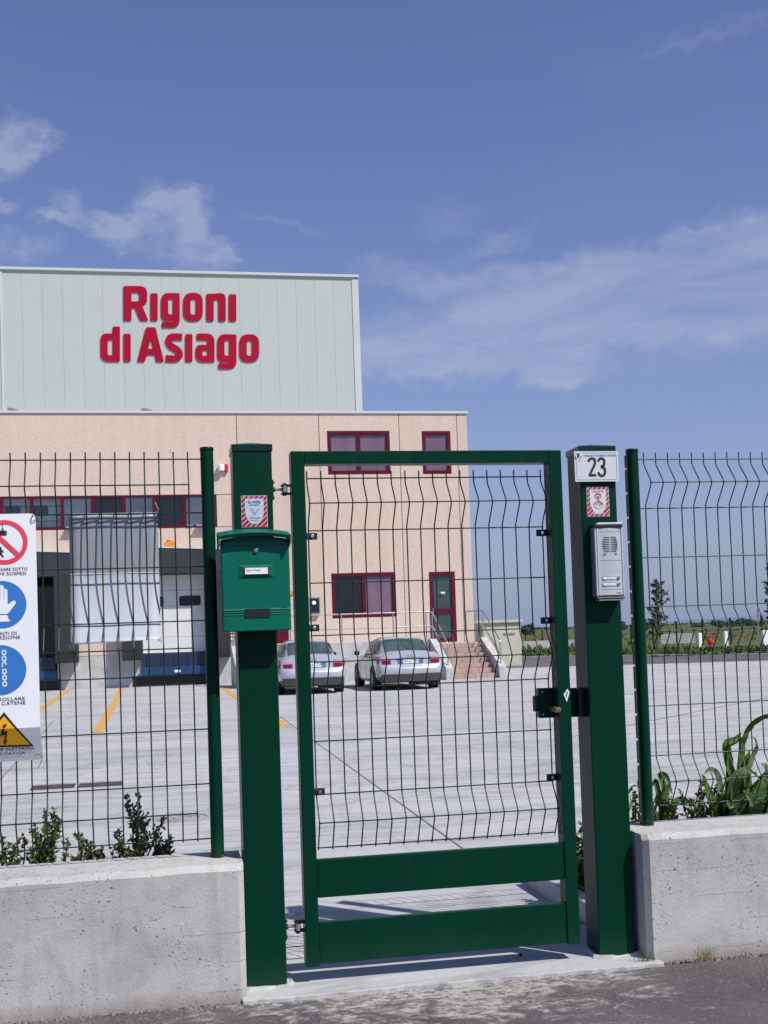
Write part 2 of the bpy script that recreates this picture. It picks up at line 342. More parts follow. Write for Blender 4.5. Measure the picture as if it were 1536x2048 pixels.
# ------------------------------------------------------------------ building blocks
def wloc(o):
    v = Vector((0, 0, 0))
    while o is not None: v += o.location; o = o.parent
    return v
def tag(o, label=None, cat=None, group=None, kind=None):
    if label: o['label'] = label
    if cat: o['category'] = cat
    if group: o['group'] = group
    if kind: o['kind'] = kind
    return o
def thing(name, loc, label, cat, group=None):
    o = bpy.data.objects.new(name, None); C.objects.link(o); o.location = loc; o.empty_display_size = .1
    return tag(o, label, cat, group)
def link(name, me, m=None, parent=None, smooth=False):
    if m is not None and not me.materials: me.materials.append(m)
    o = bpy.data.objects.new(name, me); C.objects.link(o)
    if parent is not None: o.parent = parent
    if smooth:
        for p in me.polygons: p.use_smooth = True
    return o
class MB:
    def __init__(s): s.v = []; s.f = []
    def add(s, vs, fs):
        n = len(s.v); s.v += [tuple(v) for v in vs]; s.f += [tuple(i+n for i in f) for f in fs]; return s
    def box(s, x0, x1, y0, y1, z0, z1):
        x0, x1 = min(x0, x1), max(x0, x1); y0, y1 = min(y0, y1), max(y0, y1); z0, z1 = min(z0, z1), max(z0, z1)
        return s.add([(x0,y0,z0),(x1,y0,z0),(x1,y1,z0),(x0,y1,z0),(x0,y0,z1),(x1,y0,z1),(x1,y1,z1),(x0,y1,z1)],
                     [(0,3,2,1),(4,5,6,7),(0,1,5,4),(1,2,6,5),(2,3,7,6),(3,0,4,7)])
    def tube(s, pts, r, n=8, cap=True, r2=None):
        pts = [Vector(p) for p in pts]; k = len(pts); rings = []; up = None
        for i, p in enumerate(pts):
            a = pts[max(i-1, 0)]; b = pts[min(i+1, k-1)]; t = (b-a).normalized()
            if up is None: up = Vector((0, 0, 1)) if abs(t.z) < .9 else Vector((0, 1, 0))
            u = t.cross(up)
            if u.length < 1e-4: u = t.cross(Vector((1, 0, 0)))
            u.normalize(); w = u.cross(t).normalized(); up = w
            rr = r if r2 is None else r+(r2-r)*i/(k-1)
            rings.append([p+(u*math.cos(2*math.pi*j/n)+w*math.sin(2*math.pi*j/n))*rr for j in range(n)])
        vs = [v for rg in rings for v in rg]; fs = []
        for i in range(k-1):
            for j in range(n):
                fs.append((i*n+j, i*n+(j+1) % n, (i+1)*n+(j+1) % n, (i+1)*n+j))
        if cap: fs += [tuple(reversed(range(n))), tuple((k-1)*n+j for j in range(n))]
        return s.add(vs, fs)
    def cyl(s, a, b, r, n=16): return s.tube([a, b], r, n)
    def prism_xz(s, poly, y0, y1):
        """polygon of (x, z) seen from the front (counter-clockwise), extruded from y0 (front) to y1"""
        n = len(poly); vs = [(x, y0, z) for x, z in poly]+[(x, y1, z) for x, z in poly]
        fs = [tuple(range(n)), tuple(reversed(range(n, 2*n)))]+[(i, i+n, (i+1) % n+n, (i+1) % n) for i in range(n)]
        return s.add(vs, fs)
    def prism_yz(s, poly, x0, x1):
        n = len(poly); vs = [(x0, y, z) for y, z in poly]+[(x1, y, z) for y, z in poly]
        fs = [tuple(range(n)), tuple(reversed(range(n, 2*n)))]+[(i, i+n, (i+1) % n+n, (i+1) % n) for i in range(n)]
        return s.add(vs, fs)
    def prism_xy(s, poly, z0, z1):
        n = len(poly); vs = [(x, y, z0) for x, y in poly]+[(x, y, z1) for x, y in poly]
        fs = [tuple(reversed(range(n))), tuple(range(n, 2*n))]+[(i, (i+1) % n, (i+1) % n+n, i+n) for i in range(n)]
        return s.add(vs, fs)
    def ball(s, c, r, n=8, sz=1.0):
        c = Vector(c); vs = []; fs = []; m = n//2
        for i in range(1, m):
            a = math.pi*i/m
            for j in range(n):
                b = 2*math.pi*j/n; vs.append(c+Vector((r*math.sin(a)*math.cos(b), r*math.sin(a)*math.sin(b), r*sz*math.cos(a))))
        t = len(vs); vs += [c+Vector((0, 0, r*sz)), c-Vector((0, 0, r*sz))]
        for i in range(m-2):
            for j in range(n): fs.append((i*n+j, (i+1)*n+j, (i+1)*n+(j+1) % n, i*n+(j+1) % n))
        for j in range(n): fs += [(t, j, (j+1) % n), (t+1, (m-2)*n+(j+1) % n, (m-2)*n+j)]
        return s.add(vs, fs)
    def mesh(s, name, off=(0, 0, 0), bevel=0, seg=2, fix=True, smooth=None):
        me = bpy.data.meshes.new(name); ox, oy, oz = off
        me.from_pydata([(x-ox, y-oy, z-oz) for x, y, z in s.v], [], s.f)
        if bevel or fix:
            bm = bmesh.new(); bm.from_mesh(me)
            if fix: bmesh.ops.recalc_face_normals(bm, faces=bm.faces)
            if bevel:
                es = [e for e in bm.edges if len(e.link_faces) == 2 and e.calc_face_angle(0) > .5]
                bmesh.ops.bevel(bm, geom=es, offset=bevel, segments=seg, profile=.5, affect='EDGES', clamp_overlap=True)
            bm.to_mesh(me); bm.free()
        if smooth is not None:
            for p in me.polygons: p.use_smooth = True
            me.set_sharp_from_angle(angle=smooth)
        return me
    def build(s, name, m, parent=None, **k):
        off = wloc(parent) if parent is not None else (0, 0, 0)
        me = s.mesh(name, off, **k); return link(name, me, m, parent)
def part(name, m, parent, box, bevel=0, label=None, **k):
    o = MB().box(*box).build(name, m, parent, bevel=bevel, **k)
    if label: o['label'] = label
    return o
def copyo(o, parent, loc):
    c = o.copy(); C.objects.link(c); c.parent = parent; c.location = loc; return c

def from_curve(cd, name, fn, parent, m):
    tmp = bpy.data.objects.new('tmp', cd); C.objects.link(tmp)
    dg = bpy.context.evaluated_depsgraph_get(); me = bpy.data.meshes.new_from_object(tmp.evaluated_get(dg))
    bpy.data.objects.remove(tmp); bpy.data.curves.remove(cd)
    off = wloc(parent) if parent is not None else Vector((0, 0, 0))
    for v in me.vertices: v.co = fn(v.co)-off
    me.name = name; me.materials.clear(); me.materials.append(m)
    o = bpy.data.objects.new(name, me); C.objects.link(o); o.parent = parent
    return o
def text(name, s, x, z, y, size, m, parent, align='LEFT', sx=1.0, bold=0.0, ext=.0004, rot=0.0, width=None, warp=None, res=2):
    cd = bpy.data.curves.new('t', 'FONT'); cd.body = s; cd.size = size; cd.align_x = align; cd.offset = bold; cd.extrude = ext; cd.resolution_u = res
    if width:
        tmp = bpy.data.objects.new('tmp', cd); C.objects.link(tmp); bpy.context.view_layer.update(); w = tmp.dimensions.x; bpy.data.objects.remove(tmp)
        sx = width/max(w, 1e-6)
    c, si = math.cos(rot), math.sin(rot)
    def fn(p):
        X, Z = p.x*sx, p.y
        q = Vector((x+X*c-Z*si, y-p.z, z+X*si+Z*c))
        return warp(q) if warp else q
    return from_curve(cd, name, fn, parent, m)
def outline(name, loops, fn, ext, m, parent):
    cd = bpy.data.curves.new('o', 'CURVE'); cd.dimensions = '2D'; cd.fill_mode = 'BOTH'; cd.extrude = ext
    for lp in loops:
        sp = cd.splines.new('POLY'); sp.points.add(len(lp)-1); sp.use_cyclic_u = True
        for i, (x, z) in enumerate(lp): sp.points[i].co = (x, z, 0, 1)
    return from_curve(cd, name, fn, parent, m)
def rnd(pts, n=6):
    out = []; k = len(pts)
    for i, p in enumerate(pts):
        x, y = p[0], p[1]; r = p[2] if len(p) > 2 else 0
        if r <= 0: out.append((x, y)); continue
        P = Vector((x, y)); A = Vector(pts[i-1][:2])-P; B = Vector(pts[(i+1) % k][:2])-P
        la, lb = A.length, B.length; A.normalize(); B.normalize()
        d = min(r, la*.5, lb*.5); a = P+A*d; b = P+B*d
        for j in range(n+1):
            t = j/n; q = a*(1-t)**2+P*2*t*(1-t)+b*t*t; out.append((q.x, q.y))
    return out
def rr(x0, y0, x1, y1, r): return rnd([(x0, y0, r), (x1, y0, r), (x1, y1, r), (x0, y1, r)])
def disc(cx, cz, rx, rz=None, n=40):
    rz = rz or rx; return [(cx+rx*math.cos(2*math.pi*i/n), cz+rz*math.sin(2*math.pi*i/n)) for i in range(n)]

# ================================================================== SETTING
YZ = lambda y: -.03 - .0082*min(max(y-5.2, 0), 26.8)      # the yard falls a little towards the building, then lies level
ob = MB().add([(-2500, -2500, -.62), (2500, -2500, -.62), (2500, 4200, -.62), (-2500, 4200, -.62)], [(0, 1, 2, 3)]).build('field', FIELD, fix=False); tag(ob, kind='structure')
ob = MB().box(-60, 60, -40, 4.505, -.5, -.045).build('road', ASPH, fix=True); tag(ob, kind='structure')
# yard sheet with slope
xs = [-60, -20, -8, 0, 8, 16, 24, 34]
ys = [5.2, 12, 20, 32, 42.9]
mb = MB(); vs = []; fs = []
far = lambda x: 47.2 if x < 8 else 47.2-(x-8)*.34
for y in ys+['far']:
    for x in xs:
        yy = far(x) if y == 'far' else (y if y != 42.9 else min(42.0, far(x)-.5))
        vs.append((x, yy, YZ(yy)))
n = len(xs)
for j in range(len(ys)):
    for i in range(n-1): fs.append((j*n+i, j*n+i+1, (j+1)*n+i+1, (j+1)*n+i))
mb.add(vs, fs)
mb.add([(-60, 4.9, -.034), (60, 4.9, -.034), (60, 5.2, -.034), (-60, 5.2, -.034)], [(0, 1, 2, 3)])
ob = mb.build('yard', YARD, fix=False); tag(ob, kind='structure')
fe = [(.28+1.65*i/60, 4.487+random.uniform(-.004, .004)+.006*math.sin(i*.9)*math.sin(i*.37)) for i in range(61)]
mb = MB().prism_xy(fe+[(1.93, 5.06), (.28, 5.06)], -.35, -.030)
ob = mb.build('threshold_slab', YARD, bevel=.0035); tag(ob, kind='structure')
# lane beyond the yard, kerb and verge
ob = MB().add([(-60, 43.5, -.262), (120, 20, -.262), (120, 64, -.262), (-60, 90, -.262)], [(0, 1, 2, 3)]).build('lane', ASPH2, fix=False); tag(ob, kind='structure')
k0 = onZ(960, 1320.0, -.25); k1 = onZ(1536, 1313.5, -.25); kd = (k1-k0).normalized(); kn = Vector((-kd.y, kd.x, 0))
if kn.y < 0: kn = -kn
def kp(t, o, z): p = k0+kd*t+kn*o; return (p.x, p.y, z)
kb = thing('kerb', kp(0, 0, -.26), 'low grey concrete kerb along the grass verge beyond the yard', 'kerb')
proto = None
for i in range(-2, 26):
    if proto is None:
        mb = MB(); a, b = 0.006, 1.49
        vs = [kp(a, 0, -.27), kp(b, 0, -.27), kp(b, .28, -.27), kp(a, .28, -.27), kp(a, .03, -.10), kp(b, .03, -.10), kp(b, .28, -.10), kp(a, .28, -.10)]
        mb.add(vs, [(0, 3, 2, 1), (4, 5, 6, 7), (0, 1, 5, 4), (1, 2, 6, 5), (2, 3, 7, 6), (3, 0, 4, 7)])
        proto = mb.build('kerb_stone', PLAIN, kb)
        proto.location = kd*1.5*i
    else: copyo(proto, kb, kd*1.5*i)
ob = MB().add([kp(-12, .28, -.13), kp(60, .28, -.13), kp(70, 30, -.35), kp(-12, 34, -.35), kp(120, 120, -.61), kp(-60, 160, -.61)], [(0, 1, 2, 3), (3, 2, 4, 5)]).build('verge', FIELD, fix=False); tag(ob, kind='structure')

# ================================================================== CONCRETE WALLS
def wall(name, x0, x1, y0, y1, label, end, yb=None):
    c = .022
    prof = [(y0, -.4), (y0, .46-c), (y0+c, .46), (y1-.01, .46), (y1, .45), (y1, -.4)]
    w = MB(); n = len(prof)
    # straight wall with a chamfered top front edge and a chamfered end by the gate
    step = 36; rows = []
    for i in range(step+1):
        x = x0+(x1-x0)*i/step
        row = []
        for j, (y, z) in enumerate(prof):
            yy = y
            if (end > 0 and i == step) or (end < 0 and i == 0):
                if j in (1, 0): yy = y+c
                if j == 2: yy = y+c*.6
            dz = .0018*math.sin(x*23)+.0013*math.sin(x*61+1) if j in (1, 2) else 0
            row.append((x if not ((end > 0 and i == step-1) or (end < 0 and i == 1)) else (x1-c if end > 0 else x0+c), yy+dz*.5, z+dz))
        rows.append(row)
    vs = [v for r_ in rows for v in r_]; fs = []
    for i in range(step):
        for j in range(n): fs.append((i*n+j, (i+1)*n+j, (i+1)*n+(j+1) % n, i*n+(j+1) % n))
    fs += [tuple(range(n)), tuple(step*n+j for j in range(n))]
    w.add(vs, fs); o = w.build(name, CONC); tag(o, label, 'wall'); return o
wall('concrete_wall', -3.6, .300, 4.52, 4.83, 'low board-marked concrete wall left of the green gate', 1)
wall('concrete_wall', 1.885, 5.4, 4.535, 4.86, 'low board-marked concrete wall right of the green gate', -1)
# planting beds behind the walls with their low kerb towards the yard
for nm, x0, x1, lab, sgn in (('planting_bed', 1.90, 5.4, 'narrow soil bed behind the right concrete wall', 1), ('planting_bed', -3.6, .0, 'narrow soil bed behind the left concrete wall', -1)):
    r = thing(nm, ((x0+x1)/2, 5.3, -.03), lab, 'planting bed', 'beds behind the walls')
    y1 = 6.05 if sgn > 0 else 5.35; xe = x0 if sgn > 0 else x1
    zt = .06 if sgn > 0 else .02
    part('bed_kerb', PLAIN, r, (x0, x1, y1, y1+.08, -.2, zt), .006)
    part('side_kerb', PLAIN, r, (xe-.04, xe+.04, 4.861, y1-.001, -.2, zt), .006)
    zz = zt-.03
    mb = MB(); nx, ny = 30, 6; vs = []; fs = []
    for j in range(ny+1):
        for i in range(nx+1):
            vs.append((x0+.03+(x1-x0-.06)*i/nx, 4.862+(y1-4.864)*j/ny, zz+random.uniform(-.012, .02)))
    for j in range(ny):
        for i in range(nx): fs.append((j*(nx+1)+i, j*(nx+1)+i+1, (j+1)*(nx+1)+i+1, (j+1)*(nx+1)+i))
    mb.add(vs, fs); mb.build('soil', SOIL, r, fix=False)

# ================================================================== BUILDING
FY = 41.5
FX = lambda px, py=1100: onY(px, py, FY).x
bd = thing('factory_building', (3, FY, -.25), 'beige precast factory building with burgundy windows and pale metal upper hall', 'building')
def wallpanel(x0, x1, z0, z1, holes=(), m=AGG, y0=FY, name='wall_panel', depth=.16):
    """front face cut into cells round the openings, with reveals"""
    g = .012; x0 += g; x1 -= g; z0 += g; z1 -= g
    X = sorted({x0, x1, *[h[0] for h in holes], *[h[1] for h in holes]}); Z = sorted({z0, z1, *[h[2] for h in holes], *[h[3] for h in holes]})
    mb = MB()
    for i in range(len(X)-1):
        for j in range(len(Z)-1):
            cx, cz = (X[i]+X[i+1])/2, (Z[j]+Z[j+1])/2
            if any(h[0] < cx < h[1] and h[2] < cz < h[3] for h in holes): continue
            mb.add([(X[i], y0, Z[j]), (X[i+1], y0, Z[j]), (X[i+1], y0, Z[j+1]), (X[i], y0, Z[j+1])], [(0, 1, 2, 3)])
    for a, b, c, d, inv in [(x0, x1, z0, z1, True)]+[(*h, False) for h in holes]:
        q = [(a, y0, c), (b, y0, c), (b, y0, d), (a, y0, d), (a, y0+depth, c), (b, y0+depth, c), (b, y0+depth, d), (a, y0+depth, d)]
        mb.add(q, [(0, 4, 5, 1), (1, 5, 6, 2), (2, 6, 7, 3), (3, 7, 4, 0)] if inv else [(0, 1, 5, 4), (1, 2, 6, 5), (2, 3, 7, 6), (3, 0, 4, 7)])
    return mb.build(name, m, bd, fix=False)
TOP = 9.06
W1 = (6.09, 8.33, 6.91, 8.45); W2 = (9.50, 10.55, 6.90, 8.44); W3 = (6.08, 8.37, 1.86, 3.43); D1 = (9.58, 10.53, .90, 3.40)
D0 = (3.25, 4.53, 1.06, 3.40)
wallpanel(-14, 2.93, 6.25, TOP)
wallpanel(2.17, 2.93, 5.13, 6.25)
wallpanel(-14, 2.93, .86, 5.13, [(-.45, 1.85, .861, 3.55), (-5.55, -3.25, .861, 3.55)])
wallpanel(2.93, 5.81, .86, TOP, [D0])
wallpanel(5.81, 8.68, .86, TOP, [W1, W3])
wallpanel(8.68, 10.80, .86, TOP, [W2, D1])
wallpanel(10.80, 11.18, .86, TOP)
# core behind the panels (a little behind, dark joints) and the flank
mb = MB().box(-14, 11.16, FY+.17, FY+.4, .5, TOP-.1)
core = MB()
core.box(-14, -5.6, FY+.17, FY+.35, -.4, 9.0); core.box(2.18, 11.15, FY+.17, FY+.35, -.4, 9.0)
core.box(-5.6, 2.18, FY+.17, FY+.35, 6.26, 9.0); core.box(-5.6, 2.18, FY+.17, FY+.35, 3.6, 5.11); core.box(-3.2, -.5, FY+.17, FY+.35, -.4, 3.6)
core.box(1.9, 2.18, FY+.17, FY+.35, -.4, 3.6)
core.build('structural_core', mat('joint_grey', (.50, .38, .32), .9), bd)
part('flank_wall', AGG, bd, (11.02, 11.17, FY+.17, 66, -.4, TOP))
part('rear_hall_mass', METAL, bd, (-14, 11.0, 53.2, 66, -.4, 8.9))
part('roof_deck', PLAIN, bd, (-14, 11.0, FY+.4, 66, 8.2, 8.35))
part('parapet_coping', METAL2, bd, (-14.05, 11.22, FY-.05, FY+.32, TOP, TOP+.085), .01)
part('dark_interior', GLASS_D, bd, (-13.9, 2.1, FY+3, FY+3.1, -.3, 6.4))
part('interior_floor', PLAIN, bd, (-13.9, 2.1, FY+.36, FY+3, .6, .85))
# plinth under the aggregate panels
for a, b in ((-14, -5.55), (-3.25, -.45), (1.85, 11.15)):
    part('plinth', PLAIN, bd, (a, b, FY+.01, FY+.16, -.5, .858))
def window(h, name='window', m1=GLASS_V, m2=GLASS_V, split=.5, mull=True, fr=.13, dy=.05, transom=None):
    x0, x1, z0, z1 = h; f = MB(); y0 = FY+dy-.06; y1 = FY+dy+.06
    f.box(x0, x1, y0, y1, z1-fr, z1); f.box(x0, x1, y0, y1, z0, z0+fr)
    f.box(x0, x0+fr, y0, y1, z0+fr, z1-fr); f.box(x1-fr, x1, y0, y1, z0+fr, z1-fr)
    w = f.build(name, FRAME, bd, bevel=.008, seg=1)
    xm = x0+(x1-x0)*split
    if mull:
        part('mullion', FRAME, w, (xm-.06, xm+.06, y0+.004, y1-.02, z0+fr, z1-fr))
        part('pane', m1, w, (x0+fr, xm-.06, y0+.07, y0+.09, z0+fr, z1-fr))
        part('pane', m2, w, (xm+.06, x1-fr, y0+.07, y0+.09, z0+fr, z1-fr))
    elif transom:
        part('transom', FRAME, w, (x0+fr, x1-fr, y0+.004, y1-.02, transom-.07, transom+.07))
        part('pane', m1, w, (x0+fr, x1-fr, y0+.07, y0+.09, z0+fr, transom-.07))
        part('pane', m2, w, (x0+fr, x1-fr, y0+.07, y0+.09, transom+.07, z1-fr))
    else: part('pane', m1, w, (x0+fr, x1-fr, y0+.07, y0+.09, z0+fr, z1-fr))
    return w
window(W1); window(W2, mull=False); window(W3, m1=GLASS_D, m2=GLASS_V, split=.5)
d = window(D1, 'entrance_door', GLASS_G, GLASS_G, mull=False, transom=2.02, fr=.15)
mb = MB().box(9.99, 10.14, FY-.02, FY+.0, 2.62, 2.68); mb.build('paper_notice', WHITE, d)
mb = MB().box(9.66, 9.69, FY-.07, FY-.01, 1.95, 2.10); mb.build('door_handle', CHROME, d)
# burgundy service door left of the cars
f = MB().box(3.26, 4.52, FY-.01, FY+.09, 1.07, 3.39); d0 = f.build('service_door', FRAME, bd, bevel=.01)
part('door_leaf', FRAME, d0, (3.36, 4.42, FY-.03, FY-.011, 1.10, 3.30), .006); part('door_handle', CHROME, d0, (4.28, 4.38, FY-.08, FY-.031, 2.1, 2.14))
# ribbon window with burgundy frame
BW = [FX(p, 1020) for p in (-118, -57, 2.5, 63.5, 124.5, 186, 248.5, 309.5, 369.5, 433)]
z0, z1 = 5.12, 6.26; y0, y1 = FY-.01, FY+.10
f = MB(); f.box(BW[0], BW[-1], y0, y1, z1-.07, z1); f.box(BW[0], BW[-1], y0, y1, z0, z0+.09)
rb = f.build('ribbon_window', FRAME, bd, bevel=.006, seg=1)
for i, x in enumerate(BW): 
    w_ = .055; xx = min(max(x, BW[0]+w_), BW[-1]-w_); part('mullion', FRAME, rb, (xx-w_, xx+w_, y0+.003, y1-.01, z0+.09, z1-.07))
mats = [None, GLASS_B, None, None, GLASS_B, GLASS_D, GLASS_B, GLASS_D, GLASS_B]
gl = bpy.data.materials.new('clear_glass'); gl.use_nodes = True
nt = gl.node_tree; nt.nodes.clear(); o_ = nt.nodes.new('ShaderNodeOutputMaterial'); mx = nt.nodes.new('ShaderNodeMixShader'); tr = nt.nodes.new('ShaderNodeBsdfTransparent'); gs = nt.nodes.new('ShaderNodeBsdfGlossy')
gs.inputs['Roughness'].default_value = .05; tr.inputs[0].default_value = (.95, .97, .98, 1); fz = nt.nodes.new('ShaderNodeFresnel'); fz.inputs[0].default_value = 1.5
nt.links.new(fz.outputs[0], mx.inputs[0]); nt.links.new(tr.outputs[0], mx.inputs[1]); nt.links.new(gs.outputs[0], mx.inputs[2]); nt.links.new(mx.outputs[0], o_.inputs[0])
for i in range(9):
    m_ = mats[i] or gl
    yy = .03+.02*(i % 2)
    part('pane', m_, rb, (BW[i]+.05, BW[i+1]-.05, y0+yy, y0+yy+.012, z0+.09, z1-.07))
# raised white dock door seen through the left panes
rd = MB()
for k in range(3): rd.box(-5.6, -3.02, FY+.20, FY+.26, 4.95+k*.5, 5.43+k*.5)
rdo = rd.build('raised_dock_door', WHITEP, bd, bevel=.012, seg=1)
for xa, xb in ((-4.85, -4.35), (-4.06, -3.45)):
    outline('door_window', [rr(xa, 5.62, xb, 5.97, .1)], lambda p: Vector((p.x, FY+.19-p.z, p.y)), .008, GLASS_D, rdo)
# vent sashes tilted out under the ribbon window (not built; the slabs below throw the small shadows)
for px in (127, 372):
    x = FX(px, 1055); v = MB(); v.box(x+.03, x+.95, FY-.28, FY-.24, 4.985, 5.03); v.box(x+.03, x+.07, FY-.24, FY-.012, 4.985, 5.03); v.box(x+.91, x+.95, FY-.24, FY-.012, 4.985, 5.03)
    v.box(x+.07, x+.91, FY-.24, FY-.012, 5.0, 5.008)
for px in (131, 374, 392):
    x = FX(px, 1055); part('window_opener', CHROME, rb, (x, x+.2, FY-.05, FY-.012, 5.17, 5.22))
    part('open_sash_slab', FRAME, rb, (x-.02, x+(.55 if px != 374 else .28), FY-.22, FY-.012, 5.135, 5.15)) if px != 374 else None  # slab added for an open sash, shaped to throw its small shadow
# alarm siren
sx, sz = 2.44, 7.15
sr = MB().box(2.475, 2.60, FY-.12, FY-.002, sz-.13, sz+.14).build('alarm_siren', HYD, bd, bevel=.03)
MB().cyl((2.36, FY-.12, sz-.10), (2.36, FY-.12, sz+.12), .112, 18).build('siren_horn', WHITE, sr, bevel=.03)
# hose cabinet
hb = MB().box(5.16, 5.64, FY-.16, FY-.002, 2.03, 2.62).build('hose_cabinet', SILVD, bd, bevel=.01)
part('cabinet_window', GLASS_D, hb, (5.29, 5.60, FY-.175, FY-.161, 2.08, 2.57))
MB().cyl((5.42, FY-.21, 2.42), (5.42, FY-.176, 2.42), .07, 16).build('cabinet_dial', WHITE, hb)
# small amber plate on the facade
part('amber_plate', ORANGE, bd, (4.60, 4.74, FY-.04, FY-.002, 2.72, 2.85))
# dock levellers, doors, shelters
def dock(x0, x1, door, outer=(.65, .65), slope=.17):
    sh = MB(); yF = FY-.62
    jl = (x0-outer[0], x0+.02); jr = (x1-.02, x1+outer[1])
    zt0, zt1 = 4.46, 4.46-slope
    sh.prism_xz([(jl[0], 3.52), (jr[1], 3.52), (jr[1], zt1), (jl[0], zt0)], yF, FY-.003)
    s_ = sh.build('dock_shelter_head', CHAR2, bd, bevel=.02)
    tr_ = MB().prism_xz([(jl[0]-.02, zt0+.001), (jr[1]+.02, zt1+.001), (jr[1]+.02, zt1+.05), (jl[0]-.02, zt0+.05)], yF-.02, FY-.003); tr_.build('head_trim', METAL2, s_)
    for (a, b) in (jl, jr):
        j_ = MB().prism_xy([(a, yF), (b, yF), (b, FY-.003), (a, FY-.003)], .92, 3.519).build('dock_shelter_curtain', CHAR, bd, bevel=.02)
        part('bumper_box', BLACK, j_, (a, b, yF-.06, FY-.003, .66, .917), .02)
    if door:
        dr = MB()
        hs = [.87, 1.4, 1.93, 2.46, 2.99, 3.52]
        dd = None
        for k in range(5):
            p_ = MB().box(x0+.02, x1-.02, FY+.08, FY+.14, hs[k]+.004, hs[k+1]-.004).build('door_section', WHITEP, bd, bevel=.008, seg=1)
            if k == 2: dd = p_
        for xa, xb in ((x0+.12, x0+.75), (x0+1.27, x0+2.0)):
            outline('door_window', [rr(xa, 2.55-.10, xb, 2.55+.24, .1)], lambda p: Vector((p.x, FY+.07-p.z, p.y)), .008, BLACK, dd)
    lv = part('dock_leveller', BLUE, bd, (x0-.02, x1-.05, FY-.10, FY+.9, .30, .858), .015)
    part('leveller_lip', mat('dock_blue_lip', (.010, .045, .15), .4, noise=(1.5, 5, .2)), lv, (x0-.05, x1-.02, FY-.20, FY-.101, .12, .40), .012)
    for k in range(5): part('leveller_rib', BLUE, lv, (x0+.15+k*.45, x0+.19+k*.45, FY-.13, FY-.101, .42, .83))
    part('pit_void', BLACK, bd, (x0-.35, x1+.1, FY-.004, FY+.01, -.5, .118))
    part('leveller_plate', WHITE, lv, (x0+1.05, x0+1.25, FY-.212, FY-.201, .20, .28))
    part('pit_back', BLACK, bd, (x0-.02, x1+.02, FY+.15, FY+.18, -.5, .29))
dock(-.45, 1.85, True)
dock(-5.55, -3.25, False, (.65, .72))
bc = thing('warning_beacon', (.55, FY-.3, 4.41), 'amber flashing beacon on top of the dock shelter', 'beacon')
part('beacon_base', ORANGE, bc, (.36, .74, FY-.62, FY-.36, 4.425, 4.60), .02); MB().cyl((.55, FY-.49, 4.60), (.55, FY-.49, 4.68), .11, 16).build('beacon_cap', ORANGE, bc, bevel=.02)

# upper hall, vertical sheet-metal panels
UY = 52.0
UX = lambda px, py=700: onY(px, py, UY).x
xr = 9.22; px0 = -6.02
jw = .851
edges = [px0+(xr-.28-px0)*i/18 for i in range(19)]
edges = [px0-jw*k for k in range(9, 0, -1)]+edges
zt = lambda x: 17.18
for i in range(len(edges)-1):
    a, b = edges[i]+.004, edges[i+1]-.004
    mb = MB().box(a, b, UY, UY+.008, 8.8, 17.12)
    for k in range(1, 4):
        xx = a+(b-a)*k/4; mb.box(xx-.010, xx+.010, UY-.002, UY, 8.8, 17.12)
    o = mb.build('cladding_panel', METAL, bd)
mb = MB().box(-13.6, xr-.02, UY+.012, 65.9, 8.4, 17.1); mb.build('upper_hall', mat('cladding_side', (.44, .52, .51), .6, noise=(.3, 4, .1)), bd)
part('roof_flashing', METAL2, bd, (-13.7, xr+.06, UY-.09, 66, 17.12, 17.24), .01)
part('corner_flashing', METAL2, bd, (xr-.27, xr+.03, UY-.03, UY+.2, 8.8, 17.11), .01)
part('corner_flashing', METAL2, bd, (px0-.06, px0+.03, UY-.03, UY, 8.8, 17.11), .01)
for zz in (14.9, 12.35, 9.9):
    mb = MB()
    for i in range(len(edges)-1): mb.cyl((edges[i]+.07, UY-.012, zz), (edges[i]+.07, UY, zz), .022, 6)
    o = mb.build('screw_row', METAL2, bd); tag(o, kind='stuff')
# roof vents peeping over the parapet
for px in (17, 283):
    a = onY(px, 818, 49); 
    v = thing('roof_vent', (a.x, 49, 8.35), 'small grey curved hood peeping over the parapet below the sign, %s one' % ('left' if px == 17 else 'right'), 'roof vent', 'roof vents behind the parapet')
    pts = [(a.x+.78*t, 10.42+.20*math.cos(t*1.9)) for t in [i/8 for i in range(9)]]
    mb = MB().prism_xz(pts+[(x, z-.07) for x, z in reversed(pts)], 48.6, 49.4); mb.build('hood', SILVD, v)
    part('vent_shaft', SILVD, v, (a.x+.05, a.x+.55, 48.75, 49.25, 8.352, 10.45))

# lettering on the hall
sg = thing('wall_lettering', (1.3, UY, 13.2), 'large raised red lettering Rigoni di Asiago on the pale metal hall', 'sign')
def zl(p): q = onY(p.x/2.0, 500+p.y/2.0, UY); return Vector((q.x, UY-.026-p.z, q.z))
def ribbonloop(c, w):
    pts = []
    c = [Vector(p) for p in c]
    sm = []
    for i in range(len(c)-1):
        p0 = c[max(i-1, 0)]; p1 = c[i]; p2 = c[i+1]; p3 = c[min(i+2, len(c)-1)]
        for k in range(6):
            t = k/6; sm.append(.5*((2*p1)+(p2-p0)*t+(2*p0-5*p1+4*p2-p3)*t*t+(3*p1-p0-3*p2+p3)*t**3))
    sm.append(c[-1]); l = []; r_ = []
    for i, p in enumerate(sm):
        t = (sm[min(i+1, len(sm)-1)]-sm[max(i-1, 0)]).normalized(); n_ = Vector((-t.y, t.x)); l.append(tuple(p+n_*w)); r_.append(tuple(p-n_*w))
    return l+r_[::-1]
